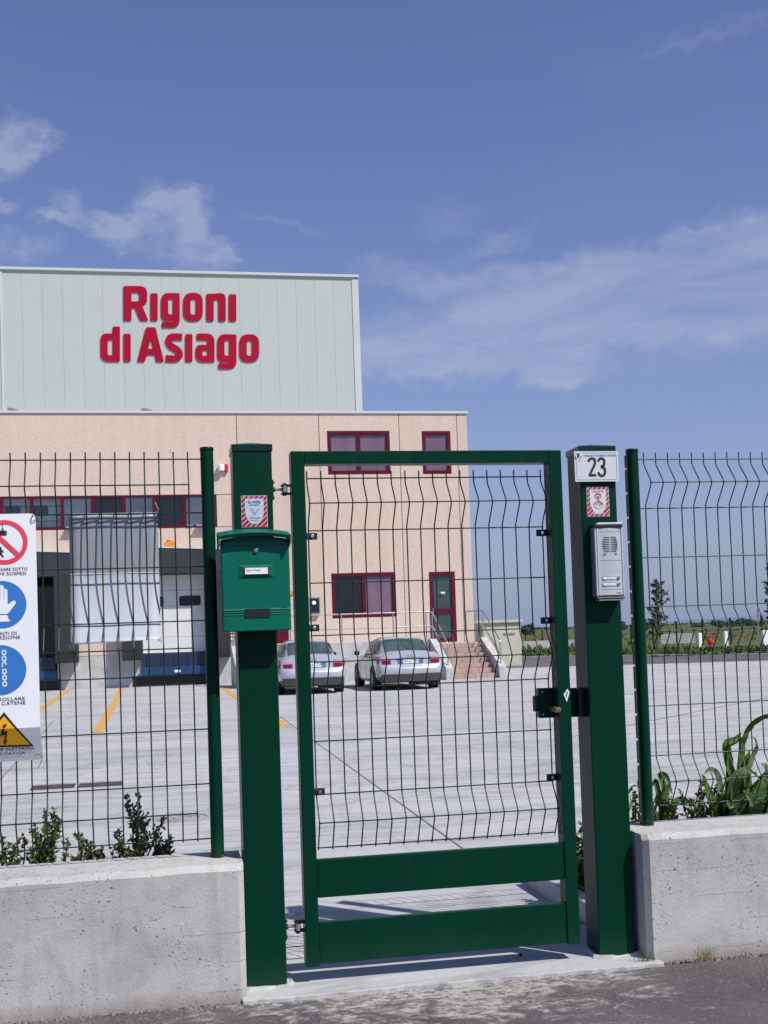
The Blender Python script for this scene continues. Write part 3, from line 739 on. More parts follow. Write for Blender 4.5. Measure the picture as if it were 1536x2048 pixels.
GL = {
 'R': [[(494, 145, 5), (590, 145, 34), (588, 214, 30), (569, 224, 4), (594, 284, 7), (561, 284, 7), (540, 232, 4), (526, 232, 3), (526, 284, 6), (494, 284, 6)], [(526, 170, 2), (557, 170, 12), (557, 207, 12), (526, 207, 2)]],
 'i1': [[(602, 174, 7), (631, 174, 7), (631, 284, 7), (602, 284, 7)]],
 'g1': [[(644, 172, 34), (719, 174, 6), (719, 312, 34), (647, 311, 7), (647, 288, 7), (692, 289, 6), (692, 283, 3), (644, 283, 34)], [(673, 196, 9), (691, 196, 4), (691, 259, 4), (673, 259, 9)]],
 'o1': [[(733, 172, 36), (811, 172, 36), (811, 286, 36), (733, 286, 36)], [(762, 197, 11), (783, 197, 11), (783, 260, 11), (762, 260, 11)]],
 'n1': [[(825, 176, 6), (852, 176, 3), (903, 172, 32), (903, 286, 7), (873, 286, 7), (873, 199, 9), (855, 199, 6), (855, 286, 7), (825, 286, 7)]],
 'i2': [[(915, 178, 7), (945, 178, 7), (945, 286, 7), (915, 286, 7)]],
 'd': [[(402, 335, 34), (451, 335, 2), (451, 307, 6), (480, 307, 6), (480, 447, 7), (402, 447, 34)], [(431, 360, 9), (451, 360, 4), (451, 422, 4), (431, 422, 9)]],
 'i3': [[(494, 336, 7), (523, 336, 7), (523, 447, 7), (494, 447, 7)]],
 'A': [[(584, 310, 8), (622, 310, 8), (656, 448, 8), (624, 448, 8), (619, 420, 4), (587, 420, 4), (580, 448, 8), (548, 448, 8)], [(603, 358, 3), (613, 396, 3), (593, 396, 3)]],
 'i4': [[(741, 337, 7), (770, 337, 7), (770, 448, 7), (741, 448, 7)]],
 'a': [[(786, 335, 7), (858, 335, 34), (858, 449, 5), (782, 449, 30), (782, 380, 26), (829, 380, 2), (829, 361, 9), (786, 361, 6)], [(809, 402, 7), (829, 402, 3), (829, 424, 3), (809, 424, 7)]],
 'g2': [[(869, 337, 34), (946, 339, 6), (946, 477, 34), (873, 476, 7), (873, 453, 7), (917, 454, 6), (917, 448, 3), (869, 448, 34)], [(898, 361, 9), (916, 361, 4), (916, 424, 4), (898, 424, 9)]],
 'o2': [[(957, 338, 36), (1036, 338, 36), (1036, 449, 36), (957, 449, 36)], [(987, 363, 11), (1007, 363, 11), (1007, 424, 11), (987, 424, 11)]],
}
for k, loops in GL.items():
    outline('letter', [rnd(l) for l in loops], zl, .020, SIGNRED, sg)
sl = ribbonloop([(728, 349), (706, 348), (684, 350), (674, 364), (681, 382), (697, 393), (712, 404), (718, 420), (706, 434), (688, 436), (663, 434)], 13.5)
outline('letter', [sl], zl, .020, SIGNRED, sg)

# ================================================================== PLATFORM, STAIRS, RAILS
gz = -.25
pf = thing('entrance_platform', (7, 39, gz), 'raised concrete platform behind the two silver cars with steel rail', 'platform')
part('platform_slab', PLAIN, pf, (4.05, 10.95, 39.0, FY-.005, gz-.2, .87), .01)
part('upstand', PLAIN, pf, (4.051, 8.90, 38.85, 38.999, gz-.2, 1.03), .012)
def steps(x0, x1, ytop, name, label, tiles=True):
    r = thing(name, ((x0+x1)/2, ytop-1.2, gz), label, 'stairs', 'outside stairs to the platform')
    n = 7; rise = (.87-gz)/n; tread = .30
    for k in range(n):
        za = gz+rise*k; y0 = ytop-tread*(n-k)+tread; 
        nb = 4
        for b in range(nb):
            o_ = (k % 2)*.5
            xa = x0+(x1-x0)*max(0, (b-o_))/(nb-.0 if not k % 2 else nb); xb = x0+(x1-x0)*min(nb, (b+1-o_))/nb
            if xb-xa < .02: continue
            MB().box(xa+.003, xb-.003, y0-tread, y0, za+.002 if k else gz-.1, za+rise).build('step_block', TILE, r, bevel=.008, seg=1)
        if k % 2:
            xa = x0+(x1-x0)*(nb-.5)/nb
            MB().box(xa+.003, x1-.003, y0-tread, y0, za+.002 if k else gz-.1, za+rise).build('step_block', TILE, r, bevel=.008, seg=1)
    MB().prism_yz([(ytop-tread*n+.31, gz-.1), (ytop-.002, gz-.1), (ytop-.002, .68)], x0, x1).build('stair_core', PLAIN, r)
    for a, b in ((x0-.24, x0-.004), (x1+.004, x1+.24)):
        yb = ytop-2.25
        MB().prism_yz([(yb, gz-.1), (ytop+.3, gz-.1), (ytop+.3, 1.04), (ytop-.12, 1.04), (yb+.06, gz+.40), (yb, gz+.36)], a, b).build('cheek_wall', PLAIN, r, bevel=.012)
    return r, ytop
r1, yt = steps(9.17, 10.66, 39.0, 'staircase', 'pinkish stone staircase with concrete cheek walls leading to glazed door')
def rail(name, paths, label, group='steel handrails', rad=.024):
    b = Vector(paths[0][0]); r = thing(name, (b.x, b.y, b.z), label, 'handrail', group)
    for i, p in enumerate(paths):
        MB().tube(p, rad if len(p) > 2 or abs(p[0][2]-p[1][2]) < .5 else rad*.95, 10).build('rail_tube' if not (len(p) == 2 and abs(p[0][0]-p[1][0])+abs(p[0][1]-p[1][1]) < .01) else 'rail_post', STEEL, r, smooth=.8)
    return r
def bend(pts, n=4, r=.10):
    out = []
    P = [Vector(p) for p in pts]
    for i, p in enumerate(P):
        if i in (0, len(P)-1): out.append(p); continue
        a = (P[i-1]-p).normalized(); b = (P[i+1]-p).normalized(); A = p+a*r; B = p+b*r
        for k in range(n+1):
            t = k/n; out.append(A*(1-t)**2+p*2*t*(1-t)+B*t*t)
    return out
def stairrail(x, name, label, ztop=1.93, flat=None):
    ya, yb = 39.0, 36.95
    top = bend(([(flat, ya+.02, ztop)] if flat else [(x, ya+.9, ztop)])+[(x, ya-.10, ztop), (x, yb, .93), (x, yb, .12)])
    mid = bend(([(flat, ya+.02, ztop-.48)] if flat else [(x, ya+.9, ztop-.48)])+[(x, ya-.1, ztop-.48), (x, yb, .45)])
    return rail(name, [top, mid, [(x, ya-.08, 1.03), (x, ya-.08, ztop-.03)]]+([] if flat else [[(x, ya+.88, .9), (x, ya+.88, ztop)]]), label)
px_ = 9.33
stairrail(9.05, 'handrail', 'shiny steel handrail on left cheek of the stairs and along the platform')
ra = rail('handrail', [bend([(4.3, 38.93, 1.95), (8.97, 38.93, 1.95)]), [(4.3, 38.93, 1.47), (7.70, 38.93, 1.47)], [(7.74, 38.93, 1.47), (8.97, 38.93, 1.47)], [(7.72, 38.93, 1.02), (7.72, 38.93, 1.93)], [(6.0, 38.93, 1.02), (6.0, 38.93, 1.93)], [(4.3, 38.93, 1.02), (4.3, 38.93, 1.95)], [(8.97, 38.93, 1.03), (8.97, 38.93, 1.95)]], 'long steel guard rail on the platform edge behind the cars')
stairrail(10.78, 'handrail', 'thin steel handrail on right cheek of the stairs')
rail('handrail', [bend([(10.72, 40.9, 1.95), (10.78, 40.9, 1.95), (10.78, 39.95, 1.95)]), [(10.72, 40.9, .87), (10.72, 40.9, 1.95)]], 'short steel guard at the right end of the platform')
r2, _ = steps(2.62, 3.9, 39.0, 'staircase', 'narrow stairs with concrete cheek wall beside the dock shelter, behind the left gate post')
stairrail(2.50, 'handrail', 'steel handrail on the concrete cheek wall beside the dock shelter')
nb_ = thing('notice_plate', (2.62, FY-.02, 1.4), 'small white notice with red stripes on the wall beside the dock', 'notice')
part('plate', WHITE, nb_, (2.50, 2.72, FY-.03, FY-.004, 1.22, 1.52)); part('red_stripe', SRED, nb_, (2.53, 2.70, FY-.036, FY-.031, 1.42, 1.48)); part('red_stripe', SRED, nb_, (2.53, 2.70, FY-.036, FY-.031, 1.32, 1.36))

# ================================================================== YARD MARKINGS
def strip(name, pts, w, m, label, cat, z=.004, group=None):
    P = [Vector((p.x, p.y, 0)) for p in pts]; d = (P[1]-P[0]).normalized(); n_ = Vector((-d.y, d.x, 0))*w/2; mb = MB()
    k = max(2, int((P[1]-P[0]).length/2)); vs = []; fs = []
    for i in range(k+1):
        c = P[0].lerp(P[1], i/k)
        for s_ in (-1, 1): q = c+n_*s_; vs.append((q.x, q.y, YZ(q.y)+z))
    for i in range(k): fs.append((2*i, 2*i+1, 2*i+3, 2*i+2))
    mb.add(vs, fs); o = mb.build(name, m, fix=False); 
    return tag(o, label, cat, group)
zy = lambda px, py: (lambda p: p)(onZ(px, py, -.2))
def yardpt(px, py):
    z = -.1
    for _ in range(12):
        p = onZ(px, py, z); z = YZ(p.y)
    return p
strip('bay_line', [yardpt(195, 1465), yardpt(243, 1377)], .17, YEL, 'orange-yellow bay line running to the concrete pillar between the docks', 'road marking', group='yellow bay lines')
strip('bay_line', [yardpt(40, 1443), yardpt(139, 1378)], .17, YEL, 'orange-yellow bay line left of the other, behind the safety sign', 'road marking', group='yellow bay lines')
strip('bay_line', [yardpt(443, 1373), yardpt(572, 1452)], .17, YEL, 'orange-yellow bay line crossing behind the left gate post', 'road marking', group='yellow bay lines')
strip('cross_line', [yardpt(0, 1481), yardpt(700, 1449)], .10, YELF, 'faded yellow line running across the yard', 'road marking')
jm = mat('slab_joint', (.16, .16, .16), .9)
for a, b in (((629, 1483), (925, 1697)), ((925, 1697), (560, 1432))):
    pass
o = strip('slab_joint', [yardpt(560, 1433), yardpt(925, 1697)], .014, jm, None, None, .003); tag(o, kind='structure')
a_ = yardpt(0, 1560); b_ = yardpt(110, 1440)
o = strip('slab_joint', [a_, b_], .014, jm, None, None, .003); tag(o, kind='structure')
for pa, pb in (((1110, 1480), (1536, 1395)), ((1010, 1352), (1060, 1351))):
    o = strip('slab_joint', [yardpt(*pa), yardpt(*pb)], .03, jm, None, None, .003); tag(o, kind='structure')
GRM = mat('grate_iron', (.085, .06, .065), .7, noise=(6, 4, .3))
for (p0, p1, lab) in (((62, 1577), (150, 1572), 'rusty drain grate in the yard, left of the pair'), ((157, 1572), (245, 1568), 'rusty drain grate in the yard, right of the pair')):
    a = yardpt(*p0); b = yardpt(*p1); g_ = thing('drain_grate', (a.x, a.y, YZ(a.y)), lab, 'drain grate', 'drain grates in the yard')
    d = (b-a); d.z = 0; L_ = d.length; z = YZ(a.y)+.004
    part('grate_frame', GRM, g_, (a.x, a.x+L_, a.y-.17, a.y+.17, z-.05, z), .002)
    nb2 = 22
    slots = MB()
    for k in range(nb2): part('bar', GRM, g_, (a.x+L_*(k+.3)/nb2, a.x+L_*(k+.8)/nb2, a.y-.15, a.y+.15, z, z+.008))
def skid(pts, w, lab):
    P = [yardpt(*p) for p in pts]; sm = []
    for i in range(len(P)-1):
        p0 = P[max(i-1, 0)]; p1 = P[i]; p2 = P[i+1]; p3 = P[min(i+2, len(P)-1)]
        for k in range(6):
            t = k/6; sm.append(.5*((2*p1)+(p2-p0)*t+(2*p0-5*p1+4*p2-p3)*t*t+(3*p1-p0-3*p2+p3)*t**3))
    sm.append(P[-1]); vs = []; fs = []; n_ = len(sm)
    for i, p in enumerate(sm):
        t = (sm[min(i+1, n_-1)]-sm[max(i-1, 0)]); t.z = 0; t.normalize(); nn = Vector((-t.y, t.x, 0))*w/2*(.35+.65*math.sin(math.pi*i/(n_-1)))
        for s1 in (-1, 1): q = p+nn*s1; vs.append((q.x, q.y, YZ(q.y)+.002))
    for i in range(n_-1): fs.append((2*i, 2*i+1, 2*i+3, 2*i+2))
    o = MB().add(vs, fs).build('tyre_mark', SKID, fix=False); tag(o, kind='structure')
def ex_skid(nt, b, tc):
    noise, vor, ramp, mix, m, bump = nodes_tools(nt); o = tc.outputs['Object']; L = nt.links
    N = nt.nodes; tr = N.new('ShaderNodeBsdfTransparent'); mx = N.new('ShaderNodeMixShader')
    f = m('MULTIPLY', m('SUBTRACT', noise(o, 3.5, 7, .7, (.5, 2, 1)), .46), .9, None, True)
    out = next(n for n in N if n.type == 'OUTPUT_MATERIAL')
    L.new(f, mx.inputs[0]); L.new(tr.outputs[0], mx.inputs[1]); L.new(b.outputs[0], mx.inputs[2]); L.new(mx.outputs[0], out.inputs[0])
SKID = mat('rubber_mark', (.13, .13, .135), .9, spec=.2, extra=ex_skid)
for pts in ([(60, 1600), (160, 1540), (330, 1500), (420, 1490)], [(30, 1650), (150, 1600), (340, 1590), (420, 1600)], [(570, 1540), (700, 1520), (900, 1500), (1080, 1510)], [(640, 1600), (800, 1590), (960, 1600)],
            [(620, 1420), (800, 1410), (1050, 1425)], [(1300, 1440), (1400, 1430), (1536, 1440)], [(1290, 1490), (1420, 1475), (1536, 1500)], [(1150, 1400), (1300, 1385), (1536, 1380)], [(100, 1440), (260, 1425), (400, 1440)], [(700, 1450), (860, 1460), (1090, 1440)]):
    skid(pts, random.uniform(.25, .55), '')
mh = yardpt(365, 1637); mm = thing('manhole_cover', (mh.x, mh.y, YZ(mh.y)), 'round grey manhole cover in the yard behind the left fence', 'manhole cover')
MB().cyl((mh.x, mh.y, YZ(mh.y)-.03), (mh.x, mh.y, YZ(mh.y)+.004), .22, 32).build('cover', mat('worn_cover', (.33, .33, .32), .7, noise=(20, 4, .2)), mm)
for q in (.19, .13, .07):
    MB().tube([(mh.x+q*math.cos(t*math.pi/16), mh.y+q*math.sin(t*math.pi/16), YZ(mh.y)+.005) for t in range(33)], .005, 5, cap=False).build('ring_rib', mat('cover_rib', (.25, .25, .25), .7), mm)

# ================================================================== CARS
def car(x0, yr, z0, label, plate):
    """x0 = centre line, yr = rear bumper, local y runs forward"""
    root = thing('parked_car', (x0, yr+.95, z0), label, 'car', 'silver saloon cars parked in front of the platform')
    T = lambda x, y, z: (x0+x, yr+y, z0+z)
    st = [  # y, zbot, wlow, wmid, wsh, zsh, wdeck, zdeck
        (0.00, .42, .50, .66, .64, .62, .50, .64), (.025, .36, .66, .78, .76, .64, .66, .67), (.07, .33, .74, .845, .80, .68, .68, .70),
        (.085, .32, .76, .855, .79, .80, .66, .84), (.11, .31, .77, .865, .79, .90, .66, .955), (.18, .30, .78, .872, .80, .925, .68, 1.005),
        (.50, .27, .80, .882, .82, .935, .70, 1.0), (.95, .22, .82, .886, .845, .93, .74, .975), (1.6, .20, .83, .886, .85, .93, .76, .95), (2.6, .20, .83, .886, .85, .915, .76, .935),
        (3.3, .21, .82, .884, .84, .89, .74, .93), (3.8, .23, .80, .875, .81, .82, .68, .87), (4.25, .26, .76, .84, .76, .73, .58, .78), (4.45, .30, .68, .76, .68, .64, .48, .68), (4.55, .38, .52, .60, .54, .52, .36, .56)]
    prof = []
    for (y, zb, wl, wm, ws, zs, wd, zd) in st:
        zm = .5*(zb+zs)
        half = [(wl, zb), (wm-.012, zb+.09), (wm, zm-.02), (wm-.006, zm+.10), (ws+.03, zs-.05), (ws, zs), (wd, zd-.004), (wd*.5, zd+.008), (0, zd+.012)]
        ring = [T(x, y, z) for x, z in half]+[T(-x, y, z) for x, z in reversed(half[:-1])]
        prof.append(ring)
    n = len(prof[0]); mb = MB(); vs = [v for r_ in prof for v in r_]; fs = []
    for i in range(len(prof)-1):
        for j in range(n): fs.append((i*n+j, i*n+(j+1) % n, (i+1)*n+(j+1) % n, (i+1)*n+j))
    fs += [tuple(range(n)), tuple((len(prof)-1)*n+j for j in range(n))]
    mb.add(vs, fs); body = mb.build('body', CARP, root, smooth=.6)
    # greenhouse
    gs_ = [(.52, .985, .62, .70), (.72, 1.10, .60, .735), (1.00, 1.26, .575, .75), (1.30, 1.375, .55, .755), (1.65, 1.41, .545, .76), (2.15, 1.415, .55, .76), (2.55, 1.37, .56, .75), (2.95, 1.17, .60, .735), (3.38, .945, .66, .70)]
    rings = []
    for (y, zr, wr, wb) in gs_:
        zb = .90
        half = [(wb, zb), (wr+(wb-wr)*.35, zb+(zr-zb)*.62), (wr, zr-.035 if zr > 1.2 else zr-.015), (wr*.85, zr), (wr*.4, zr+.018), (0, zr+.022)]
        rings.append([T(x, y, z) for x, z in half]+[T(-x, y, z) for x, z in reversed(half[:-1])])
    n = len(rings[0]); mb = MB(); vs = [v for r_ in rings for v in r_]; fs = []
    for i in range(len(rings)-1):
        for j in range(n-1): fs.append((i*n+j, i*n+(j+1) % n, (i+1)*n+(j+1) % n, (i+1)*n+j))
    mb.add(vs, fs); cab = mb.build('roof_and_pillars', CARP, root, smooth=.7)
    def glass(name, quad, off):
        q = [Vector(T(*p)) for p in quad]; nrm = (q[1]-q[0]).cross(q[3]-q[0]).normalized()
        if nrm.dot(Vector(off)) < 0: nrm = -nrm
        m2 = MB(); a = [v+nrm*.016 for v in q]; b = [v-nrm*.02 for v in q]; k = len(q)
        m2.add(a+b, [tuple(range(k)), tuple(range(2*k-1, k-1, -1))]+[(i, (i+1) % k, (i+1) % k+k, i+k) for i in range(k)])
        return m2.build(name, CARG, root, bevel=.006, seg=1)
    rw = MB(); grid = []
    for (y, z, w_) in ((.60, 1.035, .60), (.80, 1.150, .575), (1.02, 1.272, .555), (1.24, 1.352, .53)):
        grid.append([T(w_*t, y, z+.022*(1-t*t)+.006) for t in (-1, -.85, -.4, 0, .4, .85, 1)])
    vs = [v for g_ in grid for v in g_]; fs = [(i*7+j, i*7+j+1, (i+1)*7+j+1, (i+1)*7+j) for i in range(3) for j in range(6)]
    rwo = rw.add(vs, fs).build('rear_window', CARG, root, smooth=1.0)
    for s_ in (-1, 1):
        glass('side_window', [(s_*.728, 1.02, .965), (s_*.735, 1.92, .965), (s_*.625, 1.92, 1.33), (s_*.625, 1.38, 1.32)], (s_, 0, .3))
        glass('side_window', [(s_*.735, 1.98, .965), (s_*.72, 2.95, .965), (s_*.628, 2.42, 1.32), (s_*.625, 1.98, 1.33)], (s_, 0, .3))
        # tail lamp wraps the corner
        def lamp(rows, nm, m_, par):
            L2 = []
            for (z, yb) in rows: L2 += [T(s_*.555, yb, z), T(s_*.70, yb+.004, z), T(s_*.79, yb+.022, z), T(s_*.852, yb+.075, z), T(s_*.886, yb+.20, z), T(s_*.87, yb+.30, z), T(s_*.555, yb+.30, z)]
            fs_ = []
            for i_ in range(len(rows)-1): fs_ += [(i_*7+j, i_*7+(j+1) % 7, (i_+1)*7+(j+1) % 7, (i_+1)*7+j) for j in range(7)]
            fs_ += [tuple(range(7)), tuple((len(rows)-1)*7+j for j in range(7))]
            return MB().add(L2, fs_).build(nm, m_, par)
        t_ = lamp(((.705, .052), (.79, .060), (.805, .062)), 'tail_light', TAIL, root)
        lamp(((.808, .064), (.87, .072), (.915, .088)), 'lamp_top', TAILC, t_)
        mr = MB().box(x0+min(s_*.90, s_*1.05), x0+max(s_*.90, s_*1.05), yr+2.86, yr+2.96, z0+.93, z0+1.05).build('side_mirror', BLACK, root, bevel=.03)
        for yw in (.95, 3.60):
            MB().cyl(T(s_*.84, yw, .32), T(s_*.895, yw, .32), .365, 28).build('wheel_arch', BLACK, root)
            w_ = MB().cyl(T(s_*.68, yw, .315), T(s_*.905, yw, .315), .315, 28).build('wheel', TIRE, root, bevel=.03)
            hub = MB()
            for k in range(7):
                a = 2*math.pi*k/7; c_, s2 = math.cos(a), math.sin(a)
                hub.add([T(s_*.912, yw-s2*.03, .315+c_*.03), T(s_*.912, yw+s2*.03, .315-c_*.03), T(s_*.906, yw+c_*.20+s2*.022, .315+s2*.20-c_*.022), T(s_*.906, yw+c_*.20-s2*.022, .315+s2*.20+c_*.022),
                         T(s_*.88, yw-s2*.03, .315+c_*.03), T(s_*.88, yw+s2*.03, .315-c_*.03), T(s_*.88, yw+c_*.20+s2*.022, .315+s2*.20-c_*.022), T(s_*.88, yw+c_*.20-s2*.022, .315+s2*.20+c_*.022)],
                        [(0, 1, 2, 3), (4, 7, 6, 5), (0, 4, 5, 1), (1, 5, 6, 2), (2, 6, 7, 3), (3, 7, 4, 0)])
            hub.tube([T(s_*.908, yw+.205*math.cos(t*math.pi/12), .315+.205*math.sin(t*math.pi/12)) for t in range(25)], .016, 6, cap=False)
            hub.build('rim', RIM, w_)
        MB().tube([T(s_*.742, .95, .945), T(s_*.748, 2.0, .947), T(s_*.735, 3.0, .945)], .012, 6).build('window_trim', BLACK, root)
        MB().box(x0+min(s_*.87, s_*.895), x0+max(s_*.87, s_*.895), yr+1.45, yr+3.15, z0+.48, z0+.53).build('rub_strip', CARP, root, bevel=.008)
    # dark lower bumper
    lb = MB(); pts = [(-.86, .50), (-.855, .12), (-.80, .03), (-.62, -.012), (0, -.03), (.62, -.012), (.80, .03), (.855, .12), (.86, .50)]
    vs = [T(x, y, .435) for x, y in pts]+[T(x*.93, y+.02, .235) for x, y in pts]; k = len(pts)
    vs += [T(x*.9, y+.12, .435) for x, y in pts]+[T(x*.88, y+.14, .235) for x, y in pts]
    fs = [(i, i+1, i+1+k, i+k) for i in range(k-1)]+[(i, i+2*k, i+1+2*k, i+1) for i in range(k-1)]+[(i+k, i+1+k, i+1+3*k, i+3*k) for i in range(k-1)]
    lb.add(vs, fs).build('lower_bumper', CARD, root, smooth=.5)
    bb = MB(); pts2 = [(x*1.004, y-.012) for x, y in pts]; vs = []
    for dz, dd in ((.44, .01), (.50, -.012), (.58, -.016), (.625, .01), (.64, .05)): vs += [T(x*(1 if dz < .6 else .985), y+dd, dz) for x, y in pts2]
    fs = [(r_*k+i, r_*k+i+1, (r_+1)*k+i+1, (r_+1)*k+i) for r_ in range(4) for i in range(k-1)]
    bb.add(vs, fs).build('bumper', CARP, root, smooth=.8)
    sm_l = mat('car_seam', (.13, .135, .15), .4)
    MB().tube([T(-.54, .058, .69), T(-.545, .075, .83), T(-.60, .125, .955), T(-.69, .40, 1.003)], .006, 5).build('boot_seam', sm_l, root); MB().tube([T(.54, .058, .69), T(.545, .075, .83), T(.60, .125, .955), T(.69, .40, 1.003)], .006, 5).build('boot_seam', sm_l, root)
    MB().tube([T(-.62, .043, .652), T(0, .030, .652), T(.62, .043, .652)], .008, 5).build('bumper_seam', sm_l, root)
    for s_ in (-1, 1):
        for yd in (1.36, 2.0, 2.98): MB().tube([T(s_*.884, yd, .30), T(s_*.892, yd, .62), T(s_*.852, yd, .93)], .004, 4).build('door_seam', sm_l, root)
        for yd in (1.62, 2.62): MB().box(x0+min(s_*.872, s_*.905), x0+max(s_*.872, s_*.905), yr+yd-.09, yr+yd+.09, z0+.80, z0+.83).build('door_handle', CARP, root, bevel=.008)
    rc = part('plate_recess', mat('car_seam', (.13, .135, .15), .4), root, (x0-.34, x0+.34, yr+.052, yr+.075, z0+.70, z0+.835), .004)
    pl = part('number_plate', WHITE, root, (x0-.26, x0+.26, yr+.036, yr+.0515, z0+.715, z0+.825), .003)
    part('plate_blue_band', SBLUE, pl, (x0-.258, x0-.215, yr+.032, yr+.0355, z0+.718, z0+.822)); part('plate_blue_band', SBLUE, pl, (x0+.215, x0+.258, yr+.032, yr+.0355, z0+.718, z0+.822))
    text('plate_number', plate, x0, z0+.735, yr+.034, .105, LINK, pl, 'CENTER', .92, .001)
    part('boot_trim', BLACK, root, (x0-.36, x0+.36, yr+.050, yr+.068, z0+.838, z0+.856))
    for k in range(4):
        MB().tube([T(-.081+.054*k+.033*math.cos(t*math.pi/8), .065, .905+.033*math.sin(t*math.pi/8)) for t in range(17)], .005, 5, cap=False).build('badge_ring', CHROME, root)
    MB().cyl(T(-.42, .02, .27), T(-.42, .2, .27), .032, 14).build('exhaust_pipe', DGREY, root); MB().cyl(T(-.42, .012, .27), T(-.42, .021, .27), .026, 14).build('exhaust_opening', BLACK, root)
    part('underbody', BLACK, root, (x0-.70, x0+.70, yr+.25, yr+4.2, z0+.20, z0+.34))
    MB().cyl(T(.18, .55, .21), T(.62, .55, .21), .085, 12).build('silencer', DGREY, root)
    for s_ in (-.30, .30):
        part('seat_back', BLACK, root, (x0+s_-.22, x0+s_+.22, yr+1.85, yr+1.95, z0+.6, z0+1.12), .03)
        o_ = MB().box(x0+s_-.13, x0+s_+.13, yr+1.22, yr+1.28, z0+1.06, z0+1.22)
    return root
car(6.67, 31.35, -.25, 'silver saloon car parked right, nearer the stairs, seen whole through the gate mesh', 'CW 617 ZC')
car(4.03, 31.25, -.25, 'silver saloon car parked left, partly hidden by the gate post and mailbox', 'CX 341 ZW')

# ================================================================== BEYOND THE YARD
cb = thing('utility_cabin', (15.2, 51, -.3), 'small pale beige utility cabin behind the stairs', 'cabin')
a = onY(949, 1270, 48.5).x; b = onY(1042, 1270, 48.5).x; zt_ = onY(1010, 1240, 48.5).z; cbz = -.27
part('cabin_wall', BEIGE, cb, (a, b, 48.5, 50.5, cbz, zt_-.12), .01); part('cabin_roof', mat('cabin_roof_grey', (.46, .45, .38), .8), cb, (a-.06, b+.08, 48.4, 50.6, zt_-.118, zt_), .015)
part('cabin_door', mat('cabin_door_green', (.10, .13, .12), .6), cb, (a+.03, a+.33, 48.46, 48.499, .1, zt_-.18)); part('cabin_vent', SILVD, cb, (a+1.25, a+1.75, 48.47, 48.499, 1.05, 1.13))
cb.location = (a, 48.5, cbz)
for ch in cb.children: ch.location = Vector((15.2, 51, -.3))-Vector((a, 48.5, cbz))

# far wire fence with posts
ff = thing('far_fence', (20, 75, -.5), 'distant green wire fence on posts along the meadow', 'fence')
fp = [(1050.5, 1262, 102), (1084, 1260, 99), (1132, 1258, 95), (1172, 1255, 92), (1215, 1252, 89), (1261, 1249, 86), (1305, 1246, 83), (1352, 1242, 80), (1403.6, 1238.5, 77), (1460, 1235, 74), (1522, 1229.6, 71), (1590, 1224, 68), (1668, 1218, 65)]
tops = [onY(*p) for p in fp]
for t in tops: MB().box(t.x-.045, t.x+.045, t.y-.045, t.y+.045, t.z-2.2, t.z).build('fence_post', G_DARK, ff)
wm_ = mat('far_wire', (.06, .085, .09), .6)
for i in range(len(tops)-1):
    mb = MB()
    for k in range(8): 
        z = -.05-.2*k; mb.tube([(tops[i].x, tops[i].y, tops[i].z+z), (tops[i+1].x, tops[i+1].y, tops[i+1].z+z)], .007, 4)
    for k in range(1, 26):
        q = tops[i].lerp(tops[i+1], k/26); mb.box(q.x-.003, q.x+.003, q.y-.003, q.y+.003, q.z-1.5, q.z)
    o = mb.build('wire_panel', wm_, ff); tag(o, kind='stuff')
# low concrete wall of the neighbouring plot (grey band)
lw = MB()
a = onY(1322, 1268, 92); b = onY(1390, 1266, 91.5); lw.add([(a.x, a.y, a.z), (b.x, b.y, b.z), (b.x, b.y, -.7), (a.x, a.y, -.7), (a.x+.1, a.y+.3, a.z), (b.x+.1, b.y+.3, b.z), (b.x+.1, b.y+.3, -.7), (a.x+.1, a.y+.3, -.7)], [(0, 3, 2, 1), (0, 1, 5, 4), (4, 5, 6, 7), (0, 4, 7, 3), (1, 2, 6, 5)])
o = lw.build('boundary_wall', PLAIN); tag(o, 'low grey concrete wall far away beside the small leafy tree', 'wall', 'far boundary walls')
lw = MB(); a = onY(1036, 1283, 96); b = onY(1150, 1279, 95.6); lw.add([(a.x, a.y, a.z), (b.x, b.y, b.z), (b.x, b.y, -.7), (a.x, a.y, -.7), (a.x+.1, a.y+.3, a.z), (b.x+.1, b.y+.3, b.z), (b.x+.1, b.y+.3, -.7), (a.x+.1, a.y+.3, -.7)], [(0, 3, 2, 1), (0, 1, 5, 4), (4, 5, 6, 7), (0, 4, 7, 3), (1, 2, 6, 5)])
o = lw.build('boundary_wall', PLAIN); tag(o, 'low grey concrete wall far away right of the beige cabin', 'wall', 'far boundary walls')
for (pa, pb, Y, lab) in (((1397, 1266), (1405, 1291), 66, 'white marker post left of the red hydrant'), ((1449, 1263), (1457, 1290), 66, 'white marker post right of the red hydrant'), ((1526, 1261), (1560, 1290), 64, 'white low cabinet by the right edge beyond the far fence')):
    a = onY(*pa, Y); b = onY(*pb, Y)
    o = MB().box(a.x, b.x, Y, Y+.25, b.z-.4, a.z).build('marker_post' if pa[0] < 1500 else 'white_cabinet', WHITE, bevel=.02); tag(o, lab, 'marker post' if pa[0] < 1500 else 'cabinet', 'white marker posts' if pa[0] < 1500 else None)
hp = onY(1421, 1298, 58); hr = thing('fire_hydrant', (hp.x, 58, hp.z), 'red fire hydrant in the green verge seen through the right fence', 'hydrant')
hs = .56/2
MB().cyl((hp.x, 58, hp.z), (hp.x, 58, hp.z+.32), .09, 14).build('hydrant_barrel', HYD, hr); MB().cyl((hp.x, 58, hp.z+.30), (hp.x, 58, hp.z+.42), .135, 14).build('hydrant_collar', HYD, hr, bevel=.02)
MB().ball((hp.x, 58, hp.z+.45), .12, 12, 1.1).build('hydrant_dome', HYD, hr); MB().cyl((hp.x-.2, 58, hp.z+.30), (hp.x+.2, 58, hp.z+.30), .055, 12).build('hydrant_outlet', HYD, hr)
